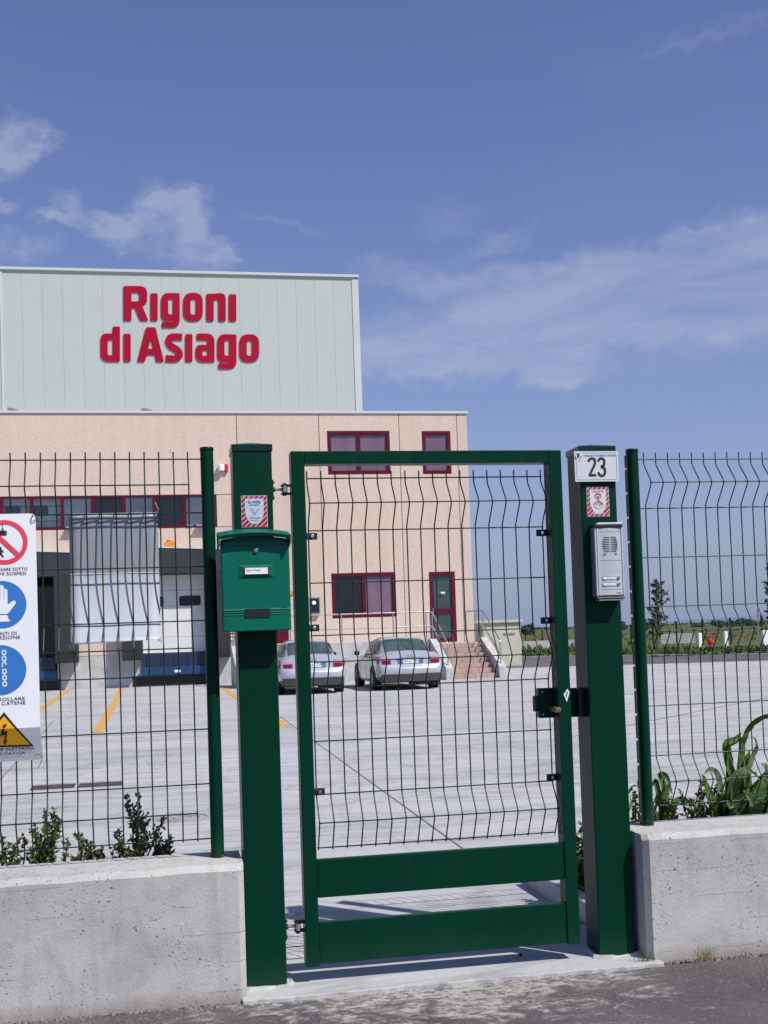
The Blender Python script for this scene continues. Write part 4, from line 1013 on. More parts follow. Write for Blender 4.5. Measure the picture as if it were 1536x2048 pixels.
sp_ = onY(1515, 1226, 62); rs = thing('road_sign', (sp_.x, 62, -.4), 'round road sign seen from behind on a thin pole', 'road sign')
MB().cyl((sp_.x, 62, -.5), (sp_.x, 62, sp_.z+.2), .03, 10).build('pole', STEEL, rs)
dd = Vector((.86, -.5, 0)); MB().cyl(Vector((sp_.x, 62, sp_.z))-dd*.0+Vector((0, -.04, 0)), Vector((sp_.x, 62, sp_.z))+dd*.02+Vector((0, -.04, 0)), .26, 24).build('sign_disc', DGREY, rs)

# vegetation helpers ----------------------------------------------------
def leafmesh(mb, p, d, up, L, Wd, fold=.25):
    d = d.normalized(); s_ = d.cross(up)
    if s_.length < 1e-3: s_ = d.cross(Vector((1, 0, 0)))
    s_.normalize(); n_ = s_.cross(d)
    mb.add([p, p+d*L*.45+s_*Wd*.5+n_*Wd*fold, p+d*L, p+d*L*.45-s_*Wd*.5+n_*Wd*fold, p+d*L*.5], [(0, 1, 4), (1, 2, 4), (0, 4, 3), (4, 2, 3)])
def rv(s_=1.0): return Vector((random.gauss(0, 1), random.gauss(0, 1), random.gauss(0, 1))).normalized()*s_
def shrub(x, y, z, stems, label, group='low shrubs in the beds', lm=LEAF1, leaf=.024, dens=190, name='shrub'):
    r = thing(name, (x, y, z), label, 'shrub', group); sm = MB(); lf = MB()
    for (dx, dy, h) in stems:
        p = Vector((x+random.uniform(-.03, .03)+dx*.45, y+random.uniform(-.03, .03), z)); tip = Vector((x+dx, y+dy, z+h)); n_ = 7; pts = []
        mid = (p+tip)/2+Vector((random.uniform(-.03, .03), 0, .02+abs(dx)*.15))
        for i in range(n_+1): t = i/n_; pts.append(p*(1-t)**2+mid*2*t*(1-t)+tip*t*t)
        sm.tube(pts, .004, 5, r2=.0015)
        L_ = (tip-p).length
        def side(base, d, ln):
            q = base+d*ln; sm.tube([base, base.lerp(q, .5)+Vector((0, 0, -.004)), q], .002, 4, r2=.001)
            k = int(ln*dens)
            for i in range(k):
                a = base.lerp(q, (i+.5)/k); dd = (d*.6+rv(.9)); leafmesh(lf, a, dd, rv(), leaf*random.uniform(.7, 1.3), leaf*.55)
        for i in range(int(L_*dens)):
            t = random.random()**.8; f = t*n_; j = min(int(f), n_-1); a = pts[j].lerp(pts[j+1], f-j)
            if t > .12: leafmesh(lf, a, (tip-p).normalized()*.6+rv(.9), rv(), leaf*random.uniform(.7, 1.3)*(1.15-.4*t), leaf*.55)
        for k in range(int(L_*24)):
            t = random.uniform(.15, .85); f = t*n_; j = min(int(f), n_-1); a = pts[j].lerp(pts[j+1], f-j)
            side(a, ((tip-p).normalized()*.9+rv(.8)+Vector((0, 0, .2))).normalized(), L_*.30*(1.1-t)*random.uniform(.4, 1.3))
    sm.build('stem', STEM, r); o = lf.build('foliage', lm, r, fix=False); tag(o, kind='stuff'); return r
def P2(px, py, Y): return onY(px, py, Y)
def shrubpx(base, tips, Y, label, **k):
    b = onY(base[0], base[1], Y); st = []; tips = list(tips)
    xa = min(t[0] for t in tips); xb = max(t[0] for t in tips); yt_ = min(t[1] for t in tips)
    tips += [(random.uniform(xa-6, xb+6), random.uniform(yt_*.35+base[1]*.65, base[1]-22)) for _ in range(len(tips))]
    for (tx, ty) in tips:
        t = onY(tx, ty, Y+random.uniform(-.08, .08)); st.append((t.x-b.x, random.uniform(-.08, .08), t.z-b.z))
    return shrub(b.x, Y, b.z, st, label, **k)
# left bed
shrubpx((260, 1742), [(275, 1590), (253, 1594), (285, 1625), (240, 1655), (228, 1662), (330, 1634), (343, 1672), (335, 1690), (300, 1655), (322, 1708), (265, 1640), (276, 1618), (310, 1670)], 5.02, 'tallest dark green shrub with spiky sprigs behind the left wall', dens=170)
shrubpx((215, 1745), [(152, 1664), (165, 1672), (185, 1682), (205, 1697), (195, 1712), (230, 1700), (225, 1715), (175, 1700)], 5.02, 'shrub with long arching sprig leaning left behind the left wall', dens=150)
shrubpx((85, 1745), [(88, 1624), (106, 1622), (118, 1640), (68, 1652), (62, 1655), (112, 1665), (100, 1650), (78, 1672), (95, 1636)], 5.02, 'dense dark shrub with two pointed tips behind the left wall', dens=190)
shrubpx((25, 1745), [(4, 1664), (48, 1662), (20, 1690), (40, 1680), (10, 1700)], 5.02, 'small sparse shrub near the left picture edge behind the wall', dens=150)
shrubpx((140, 1745), [(160, 1690), (172, 1705), (130, 1690), (150, 1712), (165, 1680)], 5.02, 'small low shrub between the two taller ones behind the left wall', dens=150)
shrubpx((-40, 1745), [(-60, 1650), (-30, 1665), (-15, 1690)], 5.02, 'small shrub hidden beyond the left picture edge', dens=150)
# right bed
shrubpx((1385, 1690), [(1398, 1562), (1375, 1585), (1410, 1590), (1362, 1590), (1352, 1610), (1420, 1610), (1370, 1610), (1385, 1620), (1345, 1630)], 5.02, 'olive leafy shrub just right of the round post behind the wall', lm=LEAF2, dens=165, leaf=.026)
shrubpx((1410, 1690), [(1440, 1570), (1430, 1600), (1400, 1600), (1445, 1620), (1418, 1585), (1425, 1625)], 5.1, 'olive shrub between the post and the broad-leaved plants', lm=LEAF2, dens=165, leaf=.026)
shrubpx((1270, 1700), [(1270, 1585), (1262, 1610), (1280, 1610), (1275, 1640), (1265, 1640)], 5.1, 'small leafy shrub between the gate post and the round post', dens=150)
shrubpx((1340, 1690), [(1335, 1590), (1352, 1600), (1325, 1625), (1345, 1620), (1330, 1640)], 5.06, 'low shrub directly behind the foot of the round post', lm=LEAF2, dens=165, leaf=.024)
shrubpx((1160, 1800), [(1165, 1635), (1172, 1650), (1155, 1660), (1150, 1690), (1170, 1690), (1175, 1720), (1160, 1720), (1168, 1750)], 5.45, 'leafy weed behind the gap between gate and right post', lm=LEAF2, dens=90, leaf=.045)
# broad leaved plants
def blade(parent, pts, w, m, fold=.22):
    P = [Vector(p) for p in pts]; sm = []
    for i in range(len(P)-1):
        p0 = P[max(i-1, 0)]; p1 = P[i]; p2 = P[i+1]; p3 = P[min(i+2, len(P)-1)]
        for k in range(4):
            t = k/4; sm.append(.5*((2*p1)+(p2-p0)*t+(2*p0-5*p1+4*p2-p3)*t*t+(3*p1-p0-3*p2+p3)*t**3))
    sm.append(P[-1]); n_ = len(sm); vs = []; fs = []
    tw = random.uniform(-.5, .5)
    for i, p in enumerate(sm):
        t = (sm[min(i+1, n_-1)]-sm[max(i-1, 0)]).normalized(); s_ = t.cross(Vector((0, -1, .25)))
        if s_.length < .15: s_ = Vector((1, 0, 0))
        s_.normalize(); s_ = Matrix.Rotation(tw*i/n_*1.6+tw, 3, t) @ s_; nn = s_.cross(t).normalized()
        f = i/(n_-1); ww = w*math.sin(min(1, f*2.2+.35)*math.pi/2)*(1-f**3)**.8
        vs += [p+s_*ww*.5+nn*ww*fold+nn*.003*math.sin(i*2.1), p, p-s_*ww*.5+nn*ww*fold]
    for i in range(n_-1):
        for j in range(2): fs.append((i*3+j, i*3+j+1, i*3+j+4, i*3+j+3))
    return MB().add(vs, fs).build('leaf', m, parent, fix=False, smooth=3)
def cornplant(base, leaves, Y, label, stalk_top=None):
    b = onY(base[0], base[1], Y); r = thing('broad_leaved_plant', (b.x, Y, b.z), label, 'plant', 'maize-like plants behind the right wall')
    for lf in leaves:
        pts = []; n_ = len(lf['p'])
        for i, (px, py) in enumerate(lf['p']): pts.append(onY(px, py, Y+lf.get('dy', 0)*i/n_))
        blade(r, pts, lf.get('w', 28)*1.0/2400*Y, lf.get('m', CORN))
    for k in range(7):
        bx = base[0]+random.uniform(-32, 26); h = random.uniform(60, 125); sx_ = random.choice((-1, 1))*random.uniform(12, 55); ty = base[1]-h
        pts = [(bx, base[1]), (bx+sx_*.12, base[1]-h*.45), (bx+sx_*.35, ty+h*.12), (bx+sx_*.7, ty+random.uniform(-2, 10)), (bx+sx_, ty+random.uniform(10, 45))]
        blade(r, [onY(px, py, Y+random.uniform(-.02, .10)*i) for i, (px, py) in enumerate(pts)], random.uniform(9, 21)/2400*Y, random.choice((CORN, CORN, CORN2)))
    if stalk_top:
        t = onY(*stalk_top, Y); MB().tube([b, b.lerp(t, .5)+Vector((.01, 0, 0)), t], .011, 8, r2=.006).build('stalk', CORN, r, smooth=1)
    return r
cornplant((1492, 1700), [
    {'p': [(1478, 1560), (1480, 1500), (1490, 1462), (1510, 1440), (1536, 1430), (1560, 1440)], 'w': 24, 'dy': -.1},
    {'p': [(1462, 1550), (1455, 1520), (1452, 1490), (1470, 1480), (1482, 1465)], 'w': 22},
    {'p': [(1455, 1690), (1452, 1600), (1454, 1530), (1456, 1482)], 'w': 26, 'm': CORN},
    {'p': [(1475, 1640), (1478, 1560), (1482, 1500), (1478, 1466)], 'w': 20},
    {'p': [(1490, 1560), (1500, 1520), (1512, 1490), (1502, 1470)], 'w': 16, 'm': CORN2},
    {'p': [(1500, 1660), (1495, 1590), (1490, 1530), (1500, 1500)], 'w': 26},
    {'p': [(1485, 1600), (1515, 1570), (1530, 1540), (1522, 1528)], 'w': 26, 'm': CORN2, 'dy': -.12},
    {'p': [(1480, 1610), (1510, 1580), (1525, 1590), (1530, 1620)], 'w': 24},
    {'p': [(1460, 1600), (1475, 1555), (1500, 1545), (1520, 1560)], 'w': 26, 'm': CORN2, 'dy': -.12},
    ], 5.05, 'tall plant with one long leaf arching to the right', (1485, 1500))
cornplant((1440, 1700), [
    {'p': [(1452, 1690), (1430, 1640), (1415, 1590), (1407, 1560), (1402, 1548)], 'w': 22},
    {'p': [(1445, 1620), (1440, 1580), (1435, 1550), (1420, 1538), (1408, 1548)], 'w': 14, 'm': CORN2},
    {'p': [(1455, 1690), (1448, 1640), (1440, 1590), (1450, 1560)], 'w': 18},
    {'p': [(1450, 1690), (1460, 1640), (1470, 1600), (1500, 1585)], 'w': 24, 'm': CORN2, 'dy': -.1},
    {'p': [(1460, 1700), (1480, 1640), (1500, 1618), (1520, 1640)], 'w': 26, 'dy': -.12},
    ], 5.0, 'plant with curled leaf pointing left over the wall', (1448, 1600))
cornplant((1520, 1690), [
    {'p': [(1510, 1690), (1505, 1640), (1515, 1590), (1536, 1545)], 'w': 34},
    {'p': [(1530, 1690), (1528, 1640), (1540, 1590), (1560, 1560)], 'w': 34},
    {'p': [(1500, 1690), (1495, 1650), (1480, 1640), (1462, 1655), (1448, 1668)], 'w': 22, 'm': CORN2, 'dy': -.28},
    {'p': [(1500, 1690), (1510, 1655), (1500, 1650), (1490, 1672)], 'w': 18, 'm': CORN2, 'dy': -.26},
    {'p': [(1520, 1690), (1530, 1640), (1550, 1620), (1580, 1640)], 'w': 30},
    {'p': [(1515, 1680), (1520, 1620), (1536, 1590), (1560, 1590)], 'w': 30, 'm': CORN},
    {'p': [(1490, 1690), (1492, 1640), (1500, 1600), (1510, 1560)], 'w': 26, 'm': CORN},
    {'p': [(1475, 1690), (1475, 1640), (1470, 1600), (1465, 1570)], 'w': 24, 'm': CORN},
    {'p': [(1440, 1695), (1432, 1650), (1425, 1610), (1432, 1590)], 'w': 22},
    {'p': [(1465, 1695), (1470, 1640), (1490, 1600), (1520, 1600)], 'w': 30},
    {'p': [(1500, 1695), (1500, 1630), (1490, 1570), (1498, 1540)], 'w': 34},
    {'p': [(1520, 1695), (1512, 1640), (1505, 1600), (1485, 1580)], 'w': 30, 'm': CORN2, 'dy': -.1},
    {'p': [(1536, 1695), (1545, 1630), (1536, 1580), (1525, 1560)], 'w': 34},
    {'p': [(1480, 1695), (1470, 1650), (1462, 1620), (1448, 1600)], 'w': 24},
    {'p': [(1545, 1695), (1550, 1650), (1530, 1610), (1510, 1625)], 'w': 30},
    ], 4.98, 'broad dark leafy clump at the right picture edge', (1525, 1600))
cornplant((1330, 1690), [
    {'p': [(1328, 1690), (1325, 1620), (1315, 1580), (1310, 1560), (1300, 1580)], 'w': 14},
    {'p': [(1332, 1690), (1330, 1610), (1325, 1570), (1318, 1550), (1332, 1552), (1342, 1575)], 'w': 18},
    {'p': [(1338, 1690), (1338, 1640), (1332, 1600), (1336, 1570), (1345, 1590)], 'w': 14, 'm': CORN2},
    {'p': [(1300, 1690), (1290, 1620), (1278, 1575), (1275, 1560)], 'w': 10, 'm': CORN2},
    ], 5.1, 'drooping long-leaved plant right behind the round green post', (1332, 1600))
# dry grass and weeds at the foot of the walls
def tuft(x, y, z, n, h, m, label, name='grass_tuft', spread=.05):
    r = MB()
    for i in range(n):
        p = Vector((x+random.gauss(0, spread*.4), y+random.uniform(-.015, .01), z)); d = Vector((random.gauss(0, .4), random.gauss(-.1, .2), 1)).normalized(); L_ = h*random.uniform(.4, 1.1)
        s_ = Vector((.0011, .0003, 0)); e = p+d*L_+Vector((random.gauss(0, .015), 0, -.01)); q = p.lerp(e, .6)+Vector((0, 0, .008))
        r.add([p-s_, p+s_, q+s_*.8, e, q-s_*.8], [(0, 1, 2, 4), (4, 2, 3)])
    o = r.build(name, m, fix=False); tag(o, label, 'grass tuft', 'weeds at the wall foot'); return o
a = onZ(1365, 1893, -.045); tuft(a.x, 4.52, -.045, 46, .085, GRASS2, 'dry straw grass tuft growing at the foot of the right wall')
a = onZ(1290, 1910, -.04); tuft(1.872, 4.535, -.045, 60, .06, LEAF2, 'small green weed at the corner of the right wall by the gate post', 'weed', .06)
a = onZ(1450, 1885, -.045); tuft(a.x, 4.525, -.045, 18, .03, GRASS2, 'tiny withered grass blades by the wall near the right edge')
# grit along wall foot
def grit(x0, x1, yb, n, label):
    mb = MB()
    for i in range(n):
        x = random.uniform(x0, x1)+.03*math.sin(i*.7); y = yb-abs(random.gauss(0, .020))*(1+.6*math.sin(x*9)); r_ = random.choice((.0025, .003, .004, .006, .009)); z = -.045
        k = 5; a0 = random.random()*6; top = [(x+r_*random.uniform(.6, 1.2)*math.cos(a0+2*math.pi*j/k), y+r_*random.uniform(.6, 1.2)*math.sin(a0+2*math.pi*j/k), z) for j in range(k)]
        up = [(x+(px-x)*.6, y+(py-y)*.6, z+r_*random.uniform(.5, .9)) for px, py, _ in top]
        mb.add(top+up, [tuple(range(k, 2*k))]+[(j, (j+1) % k, (j+1) % k+k, j+k) for j in range(k)])
    o = mb.build('grit', STONE, fix=False); tag(o, label, 'grit', None, 'stuff')
grit(-.9, .32, 4.525, 420, 'loose grit along the foot of the left wall'); grit(1.86, 2.9, 4.54, 380, 'loose grit along the foot of the right wall')
mb = MB()
for i in range(2600):
    x = random.uniform(-.8, 2.9); y = 4.47-random.random()**1.5*.9; r_ = random.choice((.0012, .0016, .002, .003)); 
    mb.add([(x-r_, y-r_, -.045), (x+r_, y-r_*.6, -.045), (x+r_*.7, y+r_, -.045), (x-r_*.8, y+r_*.8, -.045), (x, y, -.045+r_*1.1)], [(0, 1, 4), (1, 2, 4), (2, 3, 4), (3, 0, 4)])
o = mb.build('road_gravel', STONE, fix=False); tag(o, 'scattered pale gravel crumbs on the asphalt', 'gravel', None, 'stuff')
pb = onZ(1041, 1912, -.03); o = MB().ball((pb.x, pb.y, -.024), .008, 8, .8).build('pebble', mat('dark_pebble', (.02, .012, .018), .5)); tag(o, 'single dark pebble on the threshold under the gate', 'pebble')

# verge grass beyond the lane
mb = MB(); mb2 = MB()
for i in range(15000):
    t = random.uniform(-6, 42); o_ = .35+random.random()**1.6*16; p = Vector(kp(t, o_, 0)); p.z = -.14-.22*min(o_/30, 1)
    hh = (random.uniform(.12, .40) if o_ < 5 else random.uniform(.06, .20))*(1.0+.35*math.sin(t*.9)+.3*math.sin(t*2.3+1)); w_ = .045+.03*random.random()
    lean = Vector((random.gauss(0, .35), random.gauss(0, .35), 1))*hh; s_ = Vector((random.uniform(-1, 1), random.uniform(-1, 1), 0)).normalized()*w_
    (mb if random.random() < .86 or o_ < 3 else mb2).add([p-s_, p+s_, p+lean*.6+s_*.7, p+lean, p+lean*.6-s_*.7], [(0, 1, 2, 4), (4, 2, 3)])
o = mb.build('verge_grass', GRASS, fix=False); tag(o, 'rough green grass and weeds on the verge', 'grass', None, 'stuff')
o = mb2.build('dry_verge_grass', GRASS2, fix=False); tag(o, 'dry brownish grass among the verge weeds', 'grass', None, 'stuff')
mb = MB()
for i in range(9000):
    x = random.uniform(18, 75); y = random.uniform(92, 190); p = Vector((x*y/80, y, -.5)); hh = random.uniform(.2, .55); s_ = Vector((random.uniform(-1, 1), random.uniform(-.3, .3), 0)).normalized()*random.uniform(.1, .3)
    lean = Vector((random.gauss(0, .2), 0, 1))*hh; mb.add([p-s_, p+s_, p+lean*.6+s_*.7, p+lean, p+lean*.6-s_*.7], [(0, 1, 2, 4), (4, 2, 3)])
o = mb.build('meadow_grass', mat('meadow_blades', (.13, .15, .055), .85, noise=(.12, 5, .5), col2=(.20, .14, .07)), fix=False); tag(o, 'tall unmown meadow grass beyond the far fence', 'grass', None, 'stuff')

def tree(px, ybase, ytop, Y, wpx, label, name='young_tree', group='young trees on the verge', lm=TREEL, n=1500, taper=.6):
    b = onY(px, ybase, Y); t = onY(px, ytop, Y); H = t.z-b.z; Wd = wpx/2400*Y; r = thing(name, (b.x, Y, b.z), label, 'tree', group)
    tk = MB().tube([b, b.lerp(t, .35)+Vector((.04, 0, 0)), b.lerp(t, .7)-Vector((.03, 0, 0)), t], .045, 8, r2=.01); lf = MB()
    for k in range(34):
        f = .22+.76*k/34+random.uniform(-.01, .01); a = b.lerp(t, f); ang = k*2.4+random.uniform(-.4, .4); env = math.sin(min(1, (1.04-f)*3+.15)*math.pi/2)*random.uniform(.35, 1.2)
        if f < .35: env *= .7
        d = Vector((math.cos(ang), math.sin(ang), .55)).normalized(); L_ = Wd*.5*env
        e = a+d*L_; tk.tube([a, e], .012, 5, r2=.004)
        for j in range(n//34):
            q = a.lerp(e, random.random()**.6)+rv(.075)*random.random(); leafmesh(lf, q, rv()+Vector((0, 0, -.3)), rv(), random.uniform(.05, .11), .055)
    tk.build('trunk', BARK, r); o = lf.build('crown', lm, r, fix=False); tag(o, kind='stuff'); return r
tree(1314, 1305, 1160, 46, 54, 'slender young tree with open crown right of the round post', n=2300)
tree(1545, 1305, 1120, 44, 52, 'young tree cut by the right picture edge', n=2600)
def fartree(px, ytop, wpx, Y, label):
    b = onY(px, 1255, Y); t = onY(px, ytop, Y); H = t.z+.6; r = thing('distant_tree', (b.x, Y, -.6), label, 'tree', 'distant trees on the horizon'); Wd = wpx/2400*Y
    MB().cyl((b.x, Y, -.6), (b.x, Y, H*.4), .25, 8).build('trunk', BARK, r); lf = MB()
    cl = [(Vector((b.x+random.uniform(-.5, .5)*Wd, Y+random.uniform(-2, 2), -.3+H*random.uniform(.25, .8))), random.uniform(.12, .28)*Wd) for _ in range(12)]
    for i in range(900):
        c, rad = random.choice(cl); v = rv(); q = c+Vector((v.x*rad, v.y*rad, v.z*min(rad, H*.32))); 
        if q.z < -.5: q.z = -.4
        leafmesh(lf, q, rv(), rv(), random.uniform(.35, .7), .4)
    o = lf.build('crown', TREED, r, fix=False); tag(o, kind='stuff')
for (px, yt_, w_, Y, lab) in ((1443, 1244, 26, 330, 'distant dark tree right of the hydrant on the horizon'), (1484, 1241, 40, 330, 'widest distant tree group beside the round sign'), (1512, 1248, 26, 360, 'low distant tree under the round sign'), (1395, 1252, 20, 420, 'tiny distant tree above the white marker'),
                         (1240, 1247, 22, 380, 'distant tree seen left of the round fence post'), (1292, 1242, 30, 300, 'distant tree behind the slender young tree'), (1060, 1250, 14, 300, 'distant pointed tree just right of the cabin'), (1052, 1257, 20, 300, 'low distant tree beside the cabin')):
    fartree(px, yt_, w_, Y, lab)
# long low line of hedges on the horizon
mb = MB()
for i in range(5000):
    x = random.uniform(-300, 900); y = random.uniform(900, 960); h = .9+1.6*math.sin(x*.031)+1.2*math.sin(x*.11); q = Vector((x, y, -.6+random.random()*max(h, 1)))
    leafmesh(mb, q, rv(), rv(), 1.6, 1.4)
o = mb.build('horizon_hedge', TREED, fix=False); tag(o, 'thin dark line of hedges on the horizon', 'hedge', None, 'stuff')

# ================================================================== FENCES
RW = .0028
def vwire(parent, x, y, zs, tmpl=None):
    if tmpl is not None: return copyo(tmpl, parent, tmpl.location+Vector((x-tmpl['x'], 0, 0)))
    # zs: list of (z, forward) bends
    pts = []
    raw = [Vector((x, y-f, z)) for z, f in zs]
    for i, p in enumerate(raw):
        if i in (0, len(raw)-1): pts.append(p); continue
        a = (raw[i-1]-p); b = (raw[i+1]-p); a = a.normalized()*min(.009, a.length*.4); b = b.normalized()*min(.009, b.length*.4)
        pts += [p+a, p+(a+b)*.25, p+b]
    o = MB().tube(pts, RW, 6).build('vertical_wire', G_WIRE, parent, smooth=1.2); o['x'] = x; return o
def mesh_panel(parent, x0, x1, n, y, ztop, unit, wires_x=None, hx=None, fold=.068, tooth=.030):
    Z = lambda k: ztop-unit*k
    prof = [(ztop+tooth, 0), (Z(.02), 0)]
    prof += [(Z(.095), fold), (Z(.108), fold), (Z(.188), 0), (Z(.61), 0), (Z(.695), fold), (Z(.708), fold), (Z(.788), 0), (Z(1.21), 0), (Z(1.295), fold), (Z(1.308), fold), (Z(1.40)-.008, .004)]
    t = None
    xs_ = [x0+(x1-x0)*i/n for i in range(n+1)]
    for x in xs_:
        o = vwire(parent, x, y, prof, t)
        if t is None: t = o
    hx = hx or (x0-.003, x1+.003)
    for k, f in ((0, 0), (.1, 1), (.2, 0), (.4, 0), (.6, 0), (.7, 1), (.8, 0), (1.0, 0), (1.2, 0), (1.3, 1), (1.4, 0)):
        yy = y-(fold if f else 0)-(2*RW if not f else -2*RW)*1.0
        a, b = (hx if not f else (max(hx[0], x0-.003), min(hx[1], x1+.003)))
        MB().tube([(a, yy, Z(k)), (b, yy, Z(k))], RW, 6).build('horizontal_wire', G_WIRE, parent, smooth=1.2)
def round_post(parent, x, y, z0, z1, flange):
    p = MB().cyl((x, y, z0), (x, y, z1-.012), .0255, 28).build('post', G_PAINT, parent, smooth=.8)
    MB().cyl((x, y, z1-.014), (x, y, z1), .0275, 28).build('post_cap', G_DARK, p, bevel=.003, smooth=.8)
    # rear flange with regular notches
    fl = MB(); z = z0; pitch = .1045; k = 0
    fl.box(x-.010, x+.010, y+.020, y+.034, z0, z1-.02)
    zz = z1-.02
    first = z1-.072
    edges_ = [z1-.02]+[v for i in range(15) for v in (first-pitch*i, first-pitch*i-.010)]+[z0]
    for i in range(0, len(edges_)-1, 2):
        a, b = edges_[i], edges_[i+1]
        if a > b > z0-.001: fl.box(x-.0125, x+.0125, y+.034, y+.056, b, a)
    fl.build('notched_flange', G_PAINT, p)
    return p
fl_ = thing('wire_fence', (.21, 4.70, .46), 'green welded mesh fence panel on the wall left of the gate', 'fence', 'green mesh fences on the walls')
round_post(fl_, .2135, 4.70, .40, 2.045, -1); round_post(fl_, -2.36, 4.70, .40, 2.045, -1)
mesh_panel(fl_, .1405-.0557*44, .1405, 44, 4.735, 2.004, 1.0545, hx=(-2.36, .2135), fold=.055)
fr_ = thing('wire_fence', (1.96, 4.76, .46), 'green welded mesh fence panel on the wall right of the gate', 'fence', 'green mesh fences on the walls')
round_post(fr_, 1.998, 4.76, .40, 2.040, 1); round_post(fr_, 4.57, 4.76, .40, 2.040, 1)
mesh_panel(fr_, 2.064, 2.064+.0549*44, 44, 4.795, 2.000, 1.047, hx=(1.998, 4.57))

# ================================================================== GATE
def square_post(x0, x1, y0, z1, label, name='gate_post'):
    r = thing(name, ((x0+x1)/2, y0+.075, -.035), label, 'gate post', 'square gate posts')
    part('shaft', G_PAINT, r, (x0, x1, y0, y0+.15, -.034, z1-.02), .004)
    c = MB(); e = .004; a, b, c0, c1 = x0-e, x1+e, y0-e, y0+.15+e; z = z1-.03; zt_ = z1-.004; cx, cy = (a+b)/2, (c0+c1)/2
    c.add([(a, c0, z), (b, c0, z), (b, c1, z), (a, c1, z), (a, c0, zt_), (b, c0, zt_), (b, c1, zt_), (a, c1, zt_), (cx, cy, z1+.014)], [(0, 3, 2, 1), (0, 1, 5, 4), (1, 2, 6, 5), (2, 3, 7, 6), (3, 0, 4, 7), (4, 5, 8), (5, 6, 8), (6, 7, 8), (7, 4, 8)])
    c.build('post_cap', G_DARK, r, bevel=.0015, seg=1); return r
LPx = (.308, .4585); RPx = (1.7125, 1.8645)
lp = square_post(*LPx, 4.62, 2.048, 'thick square green gate post on the left carrying the mailbox')
rp = square_post(*RPx, 4.62, 2.036, 'thick square green gate post on the right carrying the intercom and number 23')
# mortar splash at post foot
for (xa, xb, lab) in ((.30, .47, 'mortar collar round the left gate post foot'), (1.70, 1.88, 'mortar collar round the right gate post foot')):
    mb = MB(); k = 20; top = []; bot = []
    cx, cy = (xa+xb)/2, 4.695
    for j in range(k):
        t = 2*math.pi*j/k; rx, ry = (xb-xa)/2+.012, .09; q = max(abs(math.cos(t)), abs(math.sin(t))); f = 1/q*random.uniform(.94, 1.10)
        bot.append((cx+rx*math.cos(t)*f, cy+ry*math.sin(t)*f, -.031)); top.append((cx+rx*.93*math.cos(t)*min(f, 1.3), cy+ry*.93*math.sin(t)*min(f, 1.3), -.020+random.uniform(-.004, .006)))
    mb.add(bot+top, [tuple(range(k, 2*k))]+[(j, (j+1) % k, (j+1) % k+k, j+k) for j in range(k)])
    o = mb.build('mortar_collar', YARD); tag(o, lab, 'mortar', 'mortar collars')
gt = thing('pedestrian_gate', (.55, 4.66, 0), 'closed green steel pedestrian gate with bent wire mesh infill', 'gate')
GX0, GX1 = .5335, 1.6345; GY0, GY1 = 4.62, 4.695; SW = .0525
part('stile', G_PAINT, gt, (GX0, GX0+SW, GY0, GY1, .034, 2.0175), .003); part('stile', G_PAINT, gt, (GX1-SW, GX1, GY0, GY1, .034, 2.0175), .003)
part('top_rail', G_PAINT, gt, (GX0+SW+.0005, GX1-SW-.0005, GY0+.0007, GY1-.0007, 1.967, 2.017), .002)
zpa = onY(880, 1703, 4.625).z; zpb = onY(880, 1778, 4.625).z; zpc = onY(880, 1826, 4.625).z; zpd = onY(880, 1908, 4.625).z
for (a, b) in ((zpb, zpa), (zpd, zpc)):
    part('lower_panel', G_PAINT, gt, (GX0+SW+.0006, GX1-SW-.0006, GY0+.006, GY0+.036, a, b), .003)
wmo = MB().box(GX0+SW-.004, GX0+SW-.002, GY1+.002, GY1+.004, .46, .47)
mp_ = bpy.data.objects.new('mesh_infill', None); C.objects.link(mp_); mp_.parent = gt; mp_.location = (0, 0, 0)
mesh_panel(mp_, .6045, 1.5735, 17, 4.712, 1.920, 1.0375)
def clip(px, py, side):
    p = onY(px, py, 4.70); z = p.z; x = p.x
    if side < 0: a, b = GX0+SW-.012, x+.022
    else: a, b = x-.022, GX1-SW+.006
    c = part('mesh_clip', BLACK, gt, (a, b, 4.688, 4.699 if side > 0 else 4.700, z-.0135, z+.0135), .002)
    MB().cyl((x, 4.676, z), (x, 4.688, z), .0075, 12).build('clip_bolt', CHROME, c, bevel=.002)
for px, py in ((623, 1073), (627, 1256), (638, 1583)): clip(px, py, -1)
for px, py in ((1082, 1066), (1091, 1241), (1103, 1554)): clip(px, py, 1)
# hinges
for z in (1.873, .183):
    h = MB().tube([(LPx[1]+.001, 4.665, z), (.502, 4.665, z)], .0058, 12).build('hinge_pin', BRASS, gt, smooth=.8)
    part('hinge_plate', G_PAINT, h, (LPx[1]-.0005, LPx[1]+.005, 4.63, 4.70, z-.045, z+.035), .002)
    for dz in (.03, -.03): MB().cyl((LPx[1]+.005, 4.648, z+dz-.004), (LPx[1]+.010, 4.648, z+dz-.004), .006, 6).build('hinge_nut', BLACK, h)
    MB().cyl((LPx[1]+.0051, 4.665, z), (LPx[1]+.014, 4.665, z), .010, 6).build('hinge_nut', BLACK, h)
    fk = MB(); fk.box(.497, GX0-.0006, 4.645, 4.685, z+.012, z+.018); fk.box(.497, GX0-.0006, 4.645, 4.685, z-.020, z-.014); fk.build('hinge_fork', BLACK, h)
    MB().cyl((.509, 4.655, z-.026), (.509, 4.655, z+.023), .0075, 10).build('hinge_bolt', BLACK, h); MB().cyl((.509, 4.651, z-.013), (.509, 4.651, z+.011), .011, 12).build('hinge_eye', SILVD, h)
